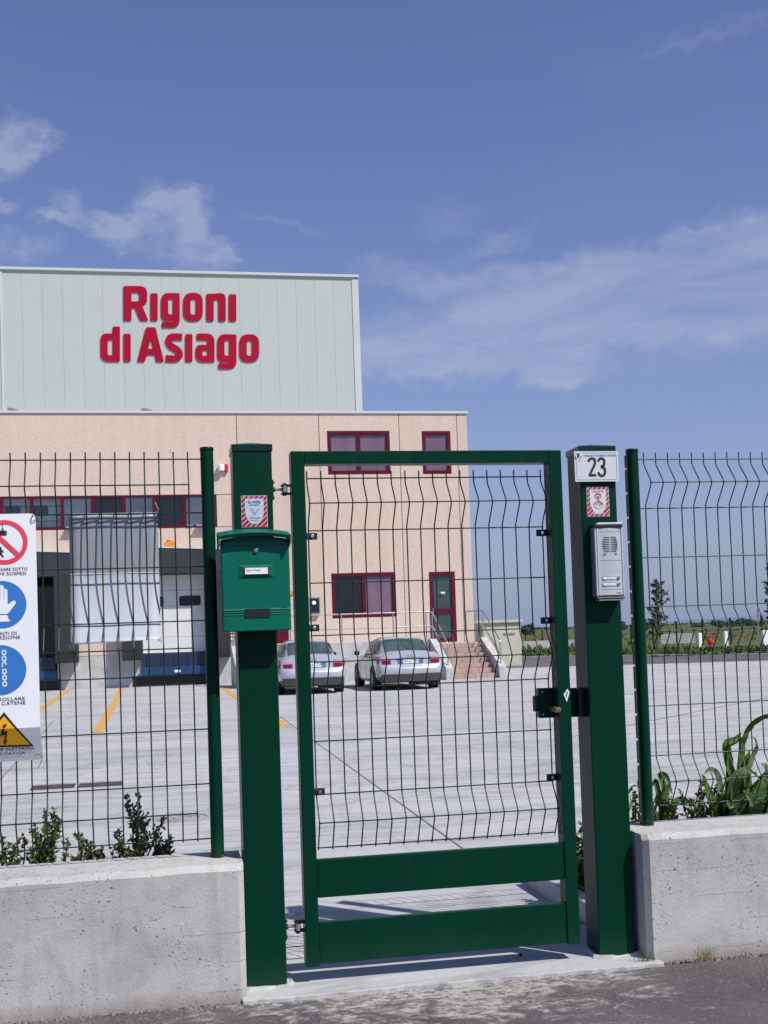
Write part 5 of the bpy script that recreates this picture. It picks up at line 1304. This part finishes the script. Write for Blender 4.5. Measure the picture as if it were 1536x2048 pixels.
# lock
lk = onY(1075, 1377, 4.70); lk2 = onY(1110, 1435, 4.70)
lb_ = part('lock_case', G_PAINT, gt, (lk.x+.004, GX1-SW+.01, 4.6965, 4.735, lk2.z, lk.z), .004)
part('lock_handle', BLACK, lb_, (lk.x-.016, lk.x+.0035, 4.70, 4.725, lk2.z+.027, lk.z-.030), .004)
for dz in (.015, .106): MB().cyl((lk.x+.018, 4.694, lk2.z+dz), (lk.x+.018, 4.6965, lk2.z+dz), .003, 10).build('lock_screw', STW, lb_)
kn = onY(1117, 1420, 4.60); MB().cyl((kn.x, 4.598, kn.z), (kn.x, 4.696, kn.z), .0115, 20).build('lock_knob', KNOB, lb_, bevel=.002, smooth=.7)
part('lock_shade_plate', G_DARK, lb_, (lk.x+.045, GX1-SW+.0, 4.690, 4.6962, lk2.z+.004, lk.z-.002), .002)  # dark green paints in the shade on the bent lock plate
s_ = onY(1133, 1390, 4.62); st_ = MB().prism_xz([(s_.x-.013, s_.z+.003), (s_.x-.001, s_.z-.028), (s_.x+.012, s_.z+.010), (s_.x+.004, s_.z+.025)][::1], 4.6165, 4.6192).build('paper_tag', WHITE, gt)
MB().prism_xz([(s_.x-.006, s_.z+.002), (s_.x-.001, s_.z-.012), (s_.x+.006, s_.z+.010), (s_.x+.001, s_.z+.016)], 4.6155, 4.6164).build('tag_print', SILVD, st_)
# keeper plate on the right post
kp0 = onY(1150, 1377, 4.66); kp1 = onY(1183, 1434, 4.66)
k_ = part('lock_keeper', G_PAINT, rp, (1.600, RPx[0]-.0006, 4.700, 4.722, kp1.z, kp0.z), .003)
part('keeper_return', G_DARK, k_, (RPx[0]-.028, RPx[0]-.0008, 4.668, 4.699, kp1.z+.001, kp0.z-.001), .002)  # bent edge of the keeper, its shade put into the darker green

# ================================================================== MAILBOX
mx0, mx1 = onY(447, 1265, 4.54).x, onY(583, 1262, 4.54).x; mz0, mz1 = 1.322, 1.665; my0, my1 = 4.535, 4.6185
mbx = thing('mailbox', ((mx0+mx1)/2, my1, mz0), 'bright green metal mailbox with curved lid fixed to the left gate post', 'mailbox')
prof = [(my1, mz0), (my0, mz0), (my0-.002, mz0+.004), (my0-.002, mz0+.082), (my0, mz0+.086), (my0, mz1), (my1, mz1)]
body = MB().prism_yz(prof, mx0, mx1).build('box_body', G_BOX, mbx, bevel=.005)
# door with recessed name frame: four bevel wedges round a label
for z in (1.393, 1.402, 1.384):
    for a, b in ((mx0+.004, .329), (.431, mx1-.004)) if z > 1.39 else ((mx0+.004, mx1-.004),):
        MB().tube([(a, my0-.002, z), (b, my0-.002, z)], .0022, 6).build('pressed_rib', G_BOX, body, smooth=1)
part('door_seam', G_DARK, body, (mx0+.004, mx1-.004, my0-.0015, my0+.002, mz1-.020, mz1-.0175))
outline('mail_slot', [rr(.331, 1.3735, .428, 1.4065, .006)], lambda p: Vector((p.x, my0-.0035-p.z, p.y)), .0014, mat('slot_dark', (.008, .013, .018), .4), body)
fx0, fx1, fz0, fz1 = .312, .445, 1.520, 1.572; ix0, ix1, iz0, iz1 = .333, .427, 1.535, 1.5625
yo, yi = my0-.0005, my0-.0075
def quad(name, q, m): return MB().add(q+[(x, my0+.001, z) for x, y, z in q], [(0, 1, 2, 3), (7, 6, 5, 4), (0, 4, 5, 1), (1, 5, 6, 2), (2, 6, 7, 3), (3, 7, 4, 0)]).build(name, m, body)
quad('label_frame', [(fx0, yo, fz0+.003), (fx1, yo, fz0+.003), (ix1, yi, iz0), (ix0, yi, iz0)], G_BOX)
quad('label_frame', [(fx0, yo, fz1), (ix0, yi, iz1), (ix1, yi, iz1), (fx1, yo, fz1)], G_BOX)
quad('label_frame', [(fx0, yo, fz0+.003), (ix0, yi, iz0), (ix0, yi, iz1), (fx0, yo, fz1)], G_BOX)
quad('label_frame', [(fx1, yo, fz0+.003), (fx1, yo, fz1), (ix1, yi, iz1), (ix1, yi, iz0)], G_BOX)
part('label_holder', DGREY, body, (ix0-.0015, ix1+.0015, yi-.0012, yi+.004, iz0-.0005, iz1+.001))
lbl = part('name_label', WHITE, body, (ix0+.004, ix1-.005, yi-.0022, yi-.0014, iz0+.002, iz1-.0015), .0)
text('label_writing', 'Rigoni di Asiago', ix0+.008, iz0+.014, yi-.0024, .0098, mat('ink_grey', (.16, .17, .18), .7), lbl, sx=.86)
lkx, lkz = onY(512, 1101, my0).x, onY(512, 1101, my0).z
kl = MB().cyl((lkx, my0-.007, lkz), (lkx, my0-.0005, lkz), .0082, 20).build('lock_cylinder', mat('lock_metal', (.42, .38, .34), .3, metal=.8), body, bevel=.001)
part('key_slot', BLACK, kl, (lkx-.001, lkx+.001, my0-.0076, my0-.0071, lkz-.004, lkz+.004))
for a_, b_ in (((.472, 1.407), (.490, 1.407)), ((.490, 1.407), (.490, 1.398)), ((.475, 1.3965), (.488, 1.3965))):
    MB().tube([(a_[0], my0-.0008, a_[1]), (b_[0], my0-.0008, b_[1])], .0012, 5).build('pressed_rib', G_DARK, body)
# curved lid overhanging the front
lx0, lx1 = mx0-.012, mx1+.004; n_ = 18; vs = []; fs = []
ly0 = my0-.040
def lz(t): return 1.6825+.0125*(1-(2*t-1)**2)
for i in range(n_+1):
    t = i/n_; x = lx0+(lx1-lx0)*t; z = lz(t)
    vs += [(x, ly0, z-.004), (x, ly0+.004, z), (x, my1, z+.022), (x, my1, z+.010), (x, ly0+.008, z-.016)]
for i in range(n_):
    for j in range(5): fs.append((i*5+j, (i+1)*5+j, (i+1)*5+(j+1) % 5, i*5+(j+1) % 5))
fs += [tuple(range(5)), tuple(n_*5+j for j in range(5))]
MB().add(vs, fs).build('lid', G_BOX2, mbx, smooth=.6)
for x in (lx0, lx1-.006):
    MB().prism_yz([(ly0+.002, 1.675), (ly0+.004, 1.650), (my1, 1.625), (my1, 1.70), (ly0+.01, 1.682)], x, x+.006).build('lid_cheek', G_BOX2, mbx, bevel=.001)
vs = []; 
cp = MB(); pts = [(mx0+.001+(mx1-mx0-.002)*i/12, ) for i in range(13)]
poly = [(mx0+.001, mz1-.001)]+[(mx1-.001, mz1-.001)]+[(mx0+.001+(mx1-mx0-.002)*(1-i/12), lz((mx0+.001+(mx1-mx0-.002)*(1-i/12)-lx0)/(lx1-lx0))-.014) for i in range(13)]
cp.prism_xz(poly, my0+.003, my1-.002).build('neck', G_BOX, mbx)

# ================================================================== STICKERS, PLATE, INTERCOM
def sticker(x0, x1, z0, z1, y, label, red, shieldm, name='security_sticker', tilt=0.0):
    r = thing(name, ((x0+x1)/2, y, z0), label, 'sticker', 'security stickers on the gate posts')
    cx, cz = (x0+x1)/2, (z0+z1)/2; w, h = (x1-x0), (z1-z0); ct, st__ = math.cos(tilt), math.sin(tilt)
    def fn(off): return lambda p: Vector((cx+(p.x-cx)*ct-(p.y-cz)*st__, y-off-p.z, cz+(p.x-cx)*st__+(p.y-cz)*ct))
    outline('backing', [rr(x0-.0015, z0-.0015, x1+.0015, z1+.0015, .002)], fn(.0006), .0003, STW, r)
    outline('red_ground', [rr(x0, z0, x1, z1, .0015)], fn(.0014), .0003, red, r)
    # diagonal white stripes, clipped to the border
    stripes = []
    k = 0; d = -h
    def clipline(d0, t):
        # line z = z0 + (x-x0)*1.0 + d ; polygon band of thickness t inside the rectangle
        pts = []
        for dd in (d0, d0+t):
            P_ = []
            for x in (x0, x1):
                z = z0+(x-x0)*1.0+dd
                if z0 <= z <= z1: P_.append((x, z))
            for z in (z0, z1):
                x = x0+(z-z0-dd)/1.0
                if x0 < x < x1: P_.append((x, z))
            if len(P_) < 2: return None
            P_.sort(); pts.append(P_[:2] if len(P_) == 2 else [P_[0], P_[-1]])
        return [pts[0][0], pts[0][1], pts[1][1], pts[1][0]]
    step = h/6.2; d = -w+step*.4
    while d < h:
        q = clipline(d, step*.17)
        if q: outline('white_stripe', [q], fn(.0020), .0002, STW, r)
        d += step
    m_ = w*.13; sh_ = [(x0+m_, z1-w*.11, .003), (x1-m_, z1-w*.11, .003), (x1-m_, z0+h*.36, .02), (x1-w*.34, z0+h*.10, .02), (cx, z0+h*.09, .004), (x0+w*.34, z0+h*.10, .02), (x0+m_, z0+h*.36, .02)]
    outline('shield', [rnd(sh_)], fn(.0027), .0003, shieldm, r)
    return r, fn
x0, x1, z0, z1 = .3375, .4345, 1.7235, 1.8435
r, fn = sticker(x0, x1, z0, z1, 4.6195, 'red striped security sticker reading la vigile above the mailbox', STRED, STGREY)
cx = (x0+x1)/2
text('sticker_title', 'la vigile', cx, z0+.0915, 4.6160, .0165, mat('print_mid_blue', (.06, .17, .36), .5), r, 'CENTER', 1.0, .0006, ext=.0001)
for i, (w_, z) in enumerate(((.034, .086), (.044, .0825))): MB().box(cx-w_/2, cx+w_/2, 4.6159, 4.6162, z0+z, z0+z+.0013).build('fine_print', INKB, r)
def ln(a, b, w, m, y, par, nm):
    A = Vector((a[0], 0, a[1])); B = Vector((b[0], 0, b[1])); d = (B-A).normalized(); n_ = Vector((-d.z, 0, d.x))*w/2
    q = [A-n_, B-n_, B+n_, A+n_]; return MB().prism_xz([(v.x, v.z) for v in q], y-.0003, y).build(nm, m, par)
zb = z0+.044
for a, b in (((-.019, .030), (0, 0)), ((-.010, .030), (.004, .006)), ((0, 0), (.019, .030)), ((.004, .010), (.014, .026))): ln((cx+a[0], zb+a[1]), (cx+b[0], zb+b[1]), .0018, mat('print_grey_blue', (.13, .26, .33), .5), 4.6160, r, 'emblem_line')
for w_, z in ((.046, .036), (.040, .031), (.030, .024)): MB().box(cx-w_/2, cx+w_/2, 4.6159, 4.6162, z0+z, z0+z+.0014).build('fine_print', INKB, r)
x0, x1, z0, z1 = 1.7365, 1.8295, 1.743, 1.863
r, fn = sticker(x0, x1, z0, z1, 4.6195, 'faded red security sticker with a crest above the intercom', STRED2, STW)
cx = (x0+x1)/2
text('sticker_title', 'VIGILANTES', cx, z0+.099, 4.6160, .0095, mat('print_brown', (.20, .10, .10), .6), r, 'CENTER', 1.0, .0001, ext=.0001)
cr_ = mat('print_crest_red', (.36, .10, .14), .6)
outline('crest', [disc(cx, z0+.083, .015, .013), disc(cx, z0+.080, .0105, .0085)], lambda p: Vector((p.x, 4.6160-p.z, p.y)), .0001, cr_, r)
outline('crest', [disc(cx, z0+.078, .007, .006)], lambda p: Vector((p.x, 4.6160-p.z, p.y)), .0001, cr_, r)
for s1 in (-1, 1):
    for k in range(4): ln((cx+s1*.004*k*1.1, z0+.068-.003*k), (cx+s1*(.006+.0052*k), z0+.040+.0035*k), .0016, cr_, 4.6160, r, 'crest_line')
    ln((cx+s1*.002, z0+.066), (cx+s1*.020, z0+.048), .0022, cr_, 4.6160, r, 'crest_line'); ln((cx+s1*.022, z0+.042), (cx, z0+.030), .0014, LINK, 4.6160, r, 'crest_line')
for w_, z in ((.062, .013), (.056, .009)): MB().box(cx-w_/2, cx+w_/2, 4.6162, 4.6165, z0+z, z0+z+.0016).build('fine_print', STW, r)

# house number plate
hx0, hx1, hz0, hz1 = 1.6845, 1.8725, 1.8845, 2.0085; hy = 4.606
hn = thing('house_number_plate', ((hx0+hx1)/2, hy, hz0), 'white enamel house number plate reading 23 on the right post', 'number plate')
outline('plate', [rr(hx0, hz0, hx1, hz1, .004)], lambda p: Vector((p.x, hy-p.z, p.y)), .0015, WHITE2, hn)
yy = hy-.0018
i0, i1, j0, j1 = hx0+.0075, hx1-.0075, hz0+.0065, hz1-.0065
def border(xa, xb, za, zb_, w, m):
    outline('border_line', [rr(xa, za, xb, zb_, .008), rr(xa+w, za+w, xb-w, zb_-w, .006)], lambda p: Vector((p.x, yy-p.z, p.y)), .0001, m, hn)
border(i0, i1, j0, j1, .0017, mat('print_slate_blue', (.09, .17, .26), .5))
MB().box(i0-.002, i0+.028, yy-.0006, yy-.0002, j1-.034, j1+.003).build('crest_ground', WHITE2, hn)
cx_, cz_ = hx0+.0165, hz1-.022
outline('town_crest', [rnd([(cx_-.0052, cz_+.008, .001), (cx_+.0052, cz_+.008, .001), (cx_+.0052, cz_-.002, .003), (cx_, cz_-.008, .002), (cx_-.0052, cz_-.002, .003)])], lambda p: Vector((p.x, yy-.0009-p.z, p.y)), .0001, INKDB, hn)
outline('town_crown', [[(cx_-.0058, cz_+.0088), (cx_+.0058, cz_+.0088), (cx_+.0068, cz_+.0145), (cx_+.0034, cz_+.0125), (cx_, cz_+.0155), (cx_-.0034, cz_+.0125), (cx_-.0068, cz_+.0145)]], lambda p: Vector((p.x, yy-.0009-p.z, p.y)), .0001, INKDB, hn)
for s1 in (-1, 1): MB().tube([(cx_+s1*.0115*math.cos(t), yy-.0009, cz_-.001-.0125*math.sin(t)) for t in [i*1.45/6-.35 for i in range(7)]], .0014, 5).build('laurel_branch', mat('print_olive', (.05, .08, .07), .6), hn)
text('town_name', "COMUNE DI ALBAREDO D'ADIGE", hx0+.037, hz1-.0215, yy-.0003, .0095, INKB, hn, ext=.0001, width=.139, bold=.0002)
def digit(parent, poly_c, w, closed=False):
    c = [Vector(p) for p in poly_c]
    return outline('digit', [ribbonloop(c, w)], lambda p: Vector((p.x, yy-.0007-p.z, p.y)), .0003, LINK, parent)
dx, dz, H_ = 1.7445, 1.9075, .0735
S2 = [(.000, .060), (.003, .069), (.014, .0735), (.0255, .069), (.0275, .056), (.023, .043), (.013, .024), (.003, .005)]
digit(hn, [(dx+x_, dz+z_*.97) for x_, z_ in S2], .0050); MB().box(dx-.001, dx+.030, yy-.0012, yy-.0004, dz-.0015, dz+.0078).build('digit', LINK, hn)
dx = 1.7855
S3 = [(.001, .061), (.005, .070), (.014, .0735), (.024, .069), (.0265, .057), (.023, .044), (.011, .0395)]
digit(hn, [(dx+x_, dz+z_*.97) for x_, z_ in S3], .0050)
S3 = [(.011, .0375), (.024, .033), (.028, .019), (.024, .005), (.0145, .0005), (.004, .004), (-.0005, .016)]
o = digit(hn, [(dx+x_, dz+z_*.97) for x_, z_ in S3], .0050); 

# intercom
nx0, nx1, nz0, nz1 = 1.7460, 1.8560, 1.418, 1.700; ny0, ny1 = 4.565, 4.6192
ic = thing('intercom', ((nx0+nx1)/2, ny1, nz0), 'silver intercom with speaker grille and two call buttons on the right post', 'intercom')
def curvepanel(name, xa, xb, za, zb_, depth, m, bulge=.004, n_=10):
    pts = [(xa+(xb-xa)*i/n_, ny0-bulge*(1-(2*i/n_-1)**2)) for i in range(n_+1)]
    return MB().prism_xy(pts+[(xb, depth), (xa, depth)], za, zb_).build(name, m, ic, bevel=.0008, seg=1)
hs = part('housing', SILVD, ic, (nx0-.003, nx1+.004, ny0+.004, ny1, nz0-.004, nz1), .004)
part('side_trim', SILV, hs, (nx0-.004, nx0+.004, ny0-.001, ny0+.010, nz0-.001, nz1-.006), .002); part('side_trim', SILV, hs, (nx1-.002, nx1+.005, ny0-.001, ny0+.010, nz0-.001, nz1-.006), .002)
segs = [(nz0+.002, nz0+.0235, 'lower_panel'), (nz0+.025, nz0+.140, 'button_panel'), (nz0+.1415, nz0+.255, 'speaker_panel'), (nz0+.2565, nz0+.273, 'top_panel')]
pan = {}
for a, b, nm in segs: pan[nm] = curvepanel(nm, nx0+.006, nx1-.004, a, b, ny0+.004, SILV)
part('rain_hood', DGREY, ic, (nx0-.005, nx1+.006, ny0-.008, ny1, nz1-.006, nz1+.010), .004); part('hood_edge', METAL2, ic, (nx0+.006, nx1+.003, ny0-.0095, ny0-.001, nz1+.004, nz1+.0125), .002)
part('bottom_cap', DGREY, ic, (nx0-.004, nx1+.006, ny0-.002, ny1, nz0-.013, nz0-.0041), .004); part('bottom_lip', SILVD, ic, (nx0+.004, nx1-.002, ny0+.001, ny1-.01, nz0-.020, nz0-.0131), .002)
part('panel_strip', SILV, hs, (nx0+.0045, nx0+.013, ny0-.0028, ny0+.0, nz0+.002, nz0+.273), .0008)
gc = (nx0+nx1)/2+.004; sl_ = pan['speaker_panel']
for k in range(9):
    z = nz0+.235-k*.0072; hw = .032-.00042*(k-4)**2
    for s1 in (-1, 1):
        a, b = (gc-hw, gc-.0025) if s1 < 0 else (gc+.0025, gc+hw)
        yc = ny0-.0045
        part('grille_slot', BLACK, sl_, (a, b, yc-.0002, yc+.002, z-.0013, z+.0013))
part('indicator_window', BLACK, sl_, (gc+.017, gc+.027, ny0-.0046, ny0-.001, nz0+.166, nz0+.1695))
outline('maker_mark', [rnd([(gc-.031, nz0+.1625, .001), (gc-.020, nz0+.1650, .001), (gc-.019, nz0+.1700, .001), (gc-.029, nz0+.1690, .001)])], lambda p: Vector((p.x, ny0-.0044-p.z, p.y)), .0001, DGREY, sl_)
bpn = pan['button_panel']
for z in (nz0+.073, nz0+.048):
    outline('name_window', [rr(nx0+.022, z-.008, nx0+.078, z+.006, .004)], lambda p: Vector((p.x, ny0-.0052-p.z, p.y)), .0008, METAL2, bpn)
    outline('name_card', [rr(nx0+.025, z-.006, nx0+.074, z+.003, .002)], lambda p: Vector((p.x, ny0-.0063-p.z, p.y)), .0001, WHITE, bpn)
    MB().box(nx0+.032, nx0+.063, ny0-.0067, ny0-.0065, z-.0025, z-.0012).build('card_writing', SILVD, bpn)
    MB().box(nx0+.023, nx0+.077, ny0-.0066, ny0-.0060, z+.0040, z+.0052).build('window_lip', DGREY, bpn)
    MB().cyl((nx0+.0895, ny0-.009, z), (nx0+.0895, ny0-.001, z), .0066, 18).build('call_button', CHROME, bpn, bevel=.002, smooth=.7)
MB().box(nx1-.030, nx1-.014, ny0-.0040, ny0-.002, nz0+.0095, nz0+.0115).build('maker_print', DGREY, pan['lower_panel'])

# ================================================================== SAFETY SIGN ON THE FENCE
SYY = 4.592; zf = onY(40, 1456, SYY).z
def warp(q):
    dz = max(0, zf-q.z); return Vector((q.x, q.y+dz*.46, q.z))
sn = thing('safety_sign', (-.54, SYY, .87), 'white plastic safety sign with red, blue and yellow symbols tied to the left fence', 'safety sign')
q = lambda px, py: (lambda v: (v.x, v.z))(onY(px, py, SYY))
xl = q(-66, 1270)[0]; xr_ = q(76, 1270)[0]; zt_ = q(40, 1027)[1]; zb_ = q(40, 1526)[1]
# board: front sheet with a rounded corner, bent back below the fold
pts = rnd([(xl, zb_, .012), (xr_+.004, zb_+.004, .016), (xr_+.001, zf), (xr_, zt_, .022), (xl, zt_-.002, .02)], 5)
ins = []
bm = MB(); up = [p for p in pts if p[1] >= zf-1e-6]; 
def board(pl, nm):
    n_ = len(pl); f_ = [warp(Vector((x, SYY, z))) for x, z in pl]; b_ = [v+Vector((0, .0025, 0)) for v in f_]
    return f_, b_
poly_up = [(x, z) for x, z in pts if z > zf]; poly_lo = [(x, z) for x, z in pts if z < zf-1e-6]
U = [(xr_+.001, zf)]+poly_up+[(xl, zf)]
Lw = [(xl, zf)]+[p for p in pts if p[1] < zf-1e-6]+[(xr_+.001, zf)]
mbb = MB()
for pl in (U, Lw):
    f_, b_ = board(pl, 'x'); n_ = len(pl); mbb.add(f_+b_, [tuple(range(n_)), tuple(reversed(range(n_, 2*n_)))]+[(i, i+n_, (i+1) % n_+n_, (i+1) % n_) for i in range(n_) if not (abs(pl[i][1]-zf) < 1e-6 and abs(pl[(i+1) % n_][1]-zf) < 1e-6)])
mbb.build('board', WHITE, sn)
def pr(off): return lambda p: warp(Vector((p.x, SYY-off-p.z, p.y)))
k_ = 1/ (onY(100, 1200, SYY).x-onY(99, 1200, SYY).x)  # px per metre
c1 = q(9, 1084.5); r1_ = 46/k_
outline('prohibition_ring', [disc(*c1, r1_, n=56), disc(*c1, r1_*.80, n=56)], pr(.0012), .0002, SRED, sn)
a45 = math.pi/4; w_ = r1_*.10
ln_ = [(c1[0]-r1_*.85*math.cos(a45)-w_*.7, c1[1]+r1_*.85*math.sin(a45)-w_*.7), (c1[0]+r1_*.85*math.cos(a45)-w_*.7, c1[1]-r1_*.85*math.sin(a45)-w_*.7), (c1[0]+r1_*.85*math.cos(a45)+w_*.7, c1[1]-r1_*.85*math.sin(a45)+w_*.7), (c1[0]-r1_*.85*math.cos(a45)+w_*.7, c1[1]+r1_*.85*math.sin(a45)+w_*.7)]
def Pq(pts_, off=.0016, m=LINK, nm='pictogram'): return outline(nm, [pts_], pr(off), .0002, m, sn)
u = 1/k_
def box2(px0, px1, py0, py1): a, b = q(px0, py1), q(px1, py0); return [(a[0], a[1]), (b[0], a[1]), (b[0], b[1]), (a[0], b[1])]
Pq(box2(-6, 11, 1061, 1071)); Pq(box2(12, 13.5, 1061, 1071)); Pq([q(2, 1061), q(5, 1054), q(8, 1061), q(6.5, 1061), q(5, 1057), q(3.5, 1061)]); Pq(box2(4.3, 5.4, 1047, 1054))
hd = q(1, 1096); Pq(disc(hd[0], hd[1], 2.4*u, n=14)); Pq([q(-2, 1099), q(3, 1098), q(8, 1104), q(7, 1105), q(3, 1102), q(4, 1107), q(8, 1114), q(6, 1115), q(1, 1109), q(-4, 1116), q(-6, 1115), q(-1, 1106)])
outline('prohibition_bar', [ln_], pr(.0022), .0002, SRED, sn)
c2 = q(4, 1209); outline('mandatory_disc', [disc(*c2, 48.5*u, n=56)], pr(.0012), .0002, SBLUE, sn)
Wm = WHITE
Pq(rnd([(*q(-22, 1228), 2*u), (*q(14, 1228), 2*u), (*q(17, 1226), 2*u), (*q(33, 1205), 5*u), (*q(28, 1200), 4*u), (*q(18, 1208), 2*u), (*q(15, 1208), 2*u), (*q(15, 1180), 2.4*u), (*q(8.5, 1176), 3*u), (*q(8.5, 1199), .5*u), (*q(7.5, 1199), .5*u), (*q(7.5, 1172), 3*u), (*q(.5, 1169), 3*u), (*q(.5, 1198), .5*u), (*q(-.5, 1198), .5*u), (*q(-.5, 1170), 3*u), (*q(-8, 1171), 3*u), (*q(-8, 1199), .5*u), (*q(-9, 1199), .5*u), (*q(-9, 1178), 3*u), (*q(-16, 1180), 3*u), (*q(-22, 1215), 3*u)][::-1], 4), .0018, WHITE)
Pq([q(-18, 1231), q(14, 1230), q(20, 1243), q(-24, 1244)][::-1], .0018, WHITE)
c3 = q(1, 1340); outline('mandatory_disc', [disc(*c3, 51*u, n=56)], pr(.0012), .0002, SBLUE, sn)
for i in range(6):
    cy_ = 1305+i*12.6; cxx = 8+.3*i
    a_ = q(cxx, cy_); 
    if i == 2: 
        outline('chain_link', [ribbonloop([(a_[0]-3.8*u, a_[1]-4*u), (a_[0]-3.6*u, a_[1]+3*u), (a_[0], a_[1]+6*u), (a_[0]+3.6*u, a_[1]+3*u), (a_[0]+3.0*u, a_[1])], 1.1*u)], pr(.0018), .0002, WHITE, sn); continue
    outline('chain_link', [rr(a_[0]-4.6*u, a_[1]-5*u, a_[0]+4.6*u, a_[1]+5*u, 3*u), rr(a_[0]-2.3*u, a_[1]-2.8*u, a_[0]+2.3*u, a_[1]+2.8*u, 1.5*u)], pr(.0018), .0002, WHITE, sn)
    if i < 5: outline('chain_link', [rr(a_[0]-1.1*u, a_[1]-8.6*u, a_[0]+1.1*u, a_[1]-4*u, .5*u)], pr(.0024), .0002, WHITE, sn)
def tri(ap, rt, lf_, m, off, nm):
    A, Rr, Lf = q(*ap), q(*rt), q(*lf_)
    t = (A[1]-zf)/(A[1]-Rr[1]); m1 = (A[0]+(Rr[0]-A[0])*t, zf); t2 = (A[1]-zf)/(A[1]-Lf[1]); m2 = (A[0]+(Lf[0]-A[0])*t2, zf)
    MB().add([pr(off)(Vector((x, z, 0))) for x, z in (A, m2, m1)]+[pr(off)(Vector((x, z, 0))) for x, z in (m2, Lf, Rr, m1)], [(0, 1, 2), (3, 4, 5, 6)]).build(nm, m, sn)
tri((8, 1424), (66, 1494), (-50, 1497), LINK, .0014, 'warning_triangle'); tri((8, 1432), (59, 1490.5), (-43, 1493), SYEL, .0020, 'warning_triangle')
zfp = 1456.4
Pq([q(7, 1449), q(14, 1448), q(11.2, 1455), q(4.9, 1455)][::-1], .0026); Pq([q(4.4, 1457), q(10.4, 1457), q(8, 1464), q(15, 1461), q(11, 1482), q(14.5, 1480), q(9.5, 1491), q(5, 1482), q(8, 1482), q(9, 1469), q(-1, 1473)][::-1], .0028)
def tl_(s, pxr, py, hpx, wpx):
    a = q(pxr-wpx, py); text('sign_writing', s, a[0], a[1], SYY-.0016, hpx*1.30*u, LINK, sn, width=wpx*u, warp=warp, ext=.0001, bold=.0)
tl_('VIETATO PASSARE SOTTO', 54, 1143, 7.2, 108); tl_('I CARICHI SOSPESI', 50, 1151.5, 7.2, 92)
tl_('GUANTI DI', 32, 1271, 7.5, 56); tl_('PROTEZIONE', 39, 1279.5, 7.5, 72)
tl_('CONTROLLARE', 48, 1403.5, 7.5, 90); tl_('FUNI E CATENE', 49, 1412, 7.5, 90)
tl_('TENSIONE ELETTRICA', 65, 1506.5, 6.5, 116); tl_('PERICOLOSA', 46, 1514.5, 6.5, 74)
# ties and rust at the corner
a_ = onY(64, 1037, SYY-.004); MB().tube([a_+Vector((-.004, 0, -.006)), a_+Vector((.002, -.003, .012)), a_+Vector((.010, .02, .010)), a_+Vector((.012, .12, .004))], .0016, 6).build('wire_tie', RUST, sn, smooth=1)
MB().tube([a_+Vector((-.006, .001, -.004)), a_+Vector((.004, -.002, -.010)), a_+Vector((.014, .0, -.004))], .0016, 6).build('wire_tie', RUST, sn, smooth=1)
a_ = onY(78, 1512, SYY+.02); MB().tube([a_+Vector((-.02, -.004, .0)), a_+Vector((0, -.012, .008)), a_+Vector((.012, -.004, -.002)), a_+Vector((.008, .0, -.02)), a_+Vector((-.004, .0, -.045))], .0012, 6).build('wire_tie', DGREY, sn, smooth=1)

# ================================================================== GREY SHEET TIED BEHIND THE FENCE
BYY = 4.756
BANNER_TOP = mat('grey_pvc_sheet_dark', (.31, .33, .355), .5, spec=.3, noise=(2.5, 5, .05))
bx0, bx1 = onY(140, 1150, BYY).x, onY(318.5, 1150, BYY).x; bz1 = onY(230, 1029, BYY).z; bz0 = onY(230, 1287, BYY).z; bzm = onY(230, 1147, BYY).z
rows = 40; cols = 10; vs = []; fs = []
def by(z):
    if z > bzm: return BYY+(bz1-z)/(bz1-bzm)*.010
    t = (bzm-z)/(bzm-bz0)
    return BYY+.010-.052*t**1.7
zs_ = [bz1+(bz0-bz1)*i/rows for i in range(rows+1)]
for i, z in enumerate(zs_):
    for j in range(cols+1):
        x = bx0+(bx1-bx0)*j/cols; y = by(z)+.0008*math.sin(j*.9+z*8)
        zz = z
        if i == rows: zz = z+.012*(j/cols)
        vs.append((x, y, zz))
for i in range(rows):
    for j in range(cols): fs.append((i*(cols+1)+j, (i+1)*(cols+1)+j, (i+1)*(cols+1)+j+1, i*(cols+1)+j+1))
bn = thing('tied_sheet', ((bx0+bx1)/2, BYY, bz0), 'blank grey plastic sheet tied by its corners behind the left fence', 'plastic sheet')
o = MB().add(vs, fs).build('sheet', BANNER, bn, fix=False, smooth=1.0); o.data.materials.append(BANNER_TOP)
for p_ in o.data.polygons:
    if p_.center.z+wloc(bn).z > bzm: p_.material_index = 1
sm_ = o.modifiers.new('thickness', 'SOLIDIFY'); sm_.thickness = .0012
MB().tube([(bx0-.002, BYY, bz1+.003), (bx1+.002, BYY, bz1+.004)], .0026, 8).build('top_hem', mat('hem_grey', (.36, .40, .38), .5), bn, smooth=1)
MB().tube([(bx0, by(bzm)-.001, bzm), (bx1, by(bzm)-.001, bzm)], .0014, 6).build('crease', BANNER, bn, smooth=1)
tw = mat('string', (.55, .53, .48), .9)
for (px, py, dy) in ((140, 1029, 0), (318, 1022, 0), (140, 1293, 0), (321, 1281, 0)):
    a_ = onY(px, py, 4.745)
    for k in range(5):
        v1 = rv(.012); v2 = rv(.012); v1.y *= .3; v2.y *= .3
        MB().tube([a_+v1, a_+(v1+v2)*.2+Vector((0, -.006, 0)), a_+v2], .0014, 5).build('string_tie', tw, bn, smooth=1)
a_ = onY(316, 1018, 4.742); MB().tube([a_, a_+Vector((-.006, -.004, .014)), a_+Vector((-.010, 0, .026))], .0013, 5).build('string_tie', tw, bn)
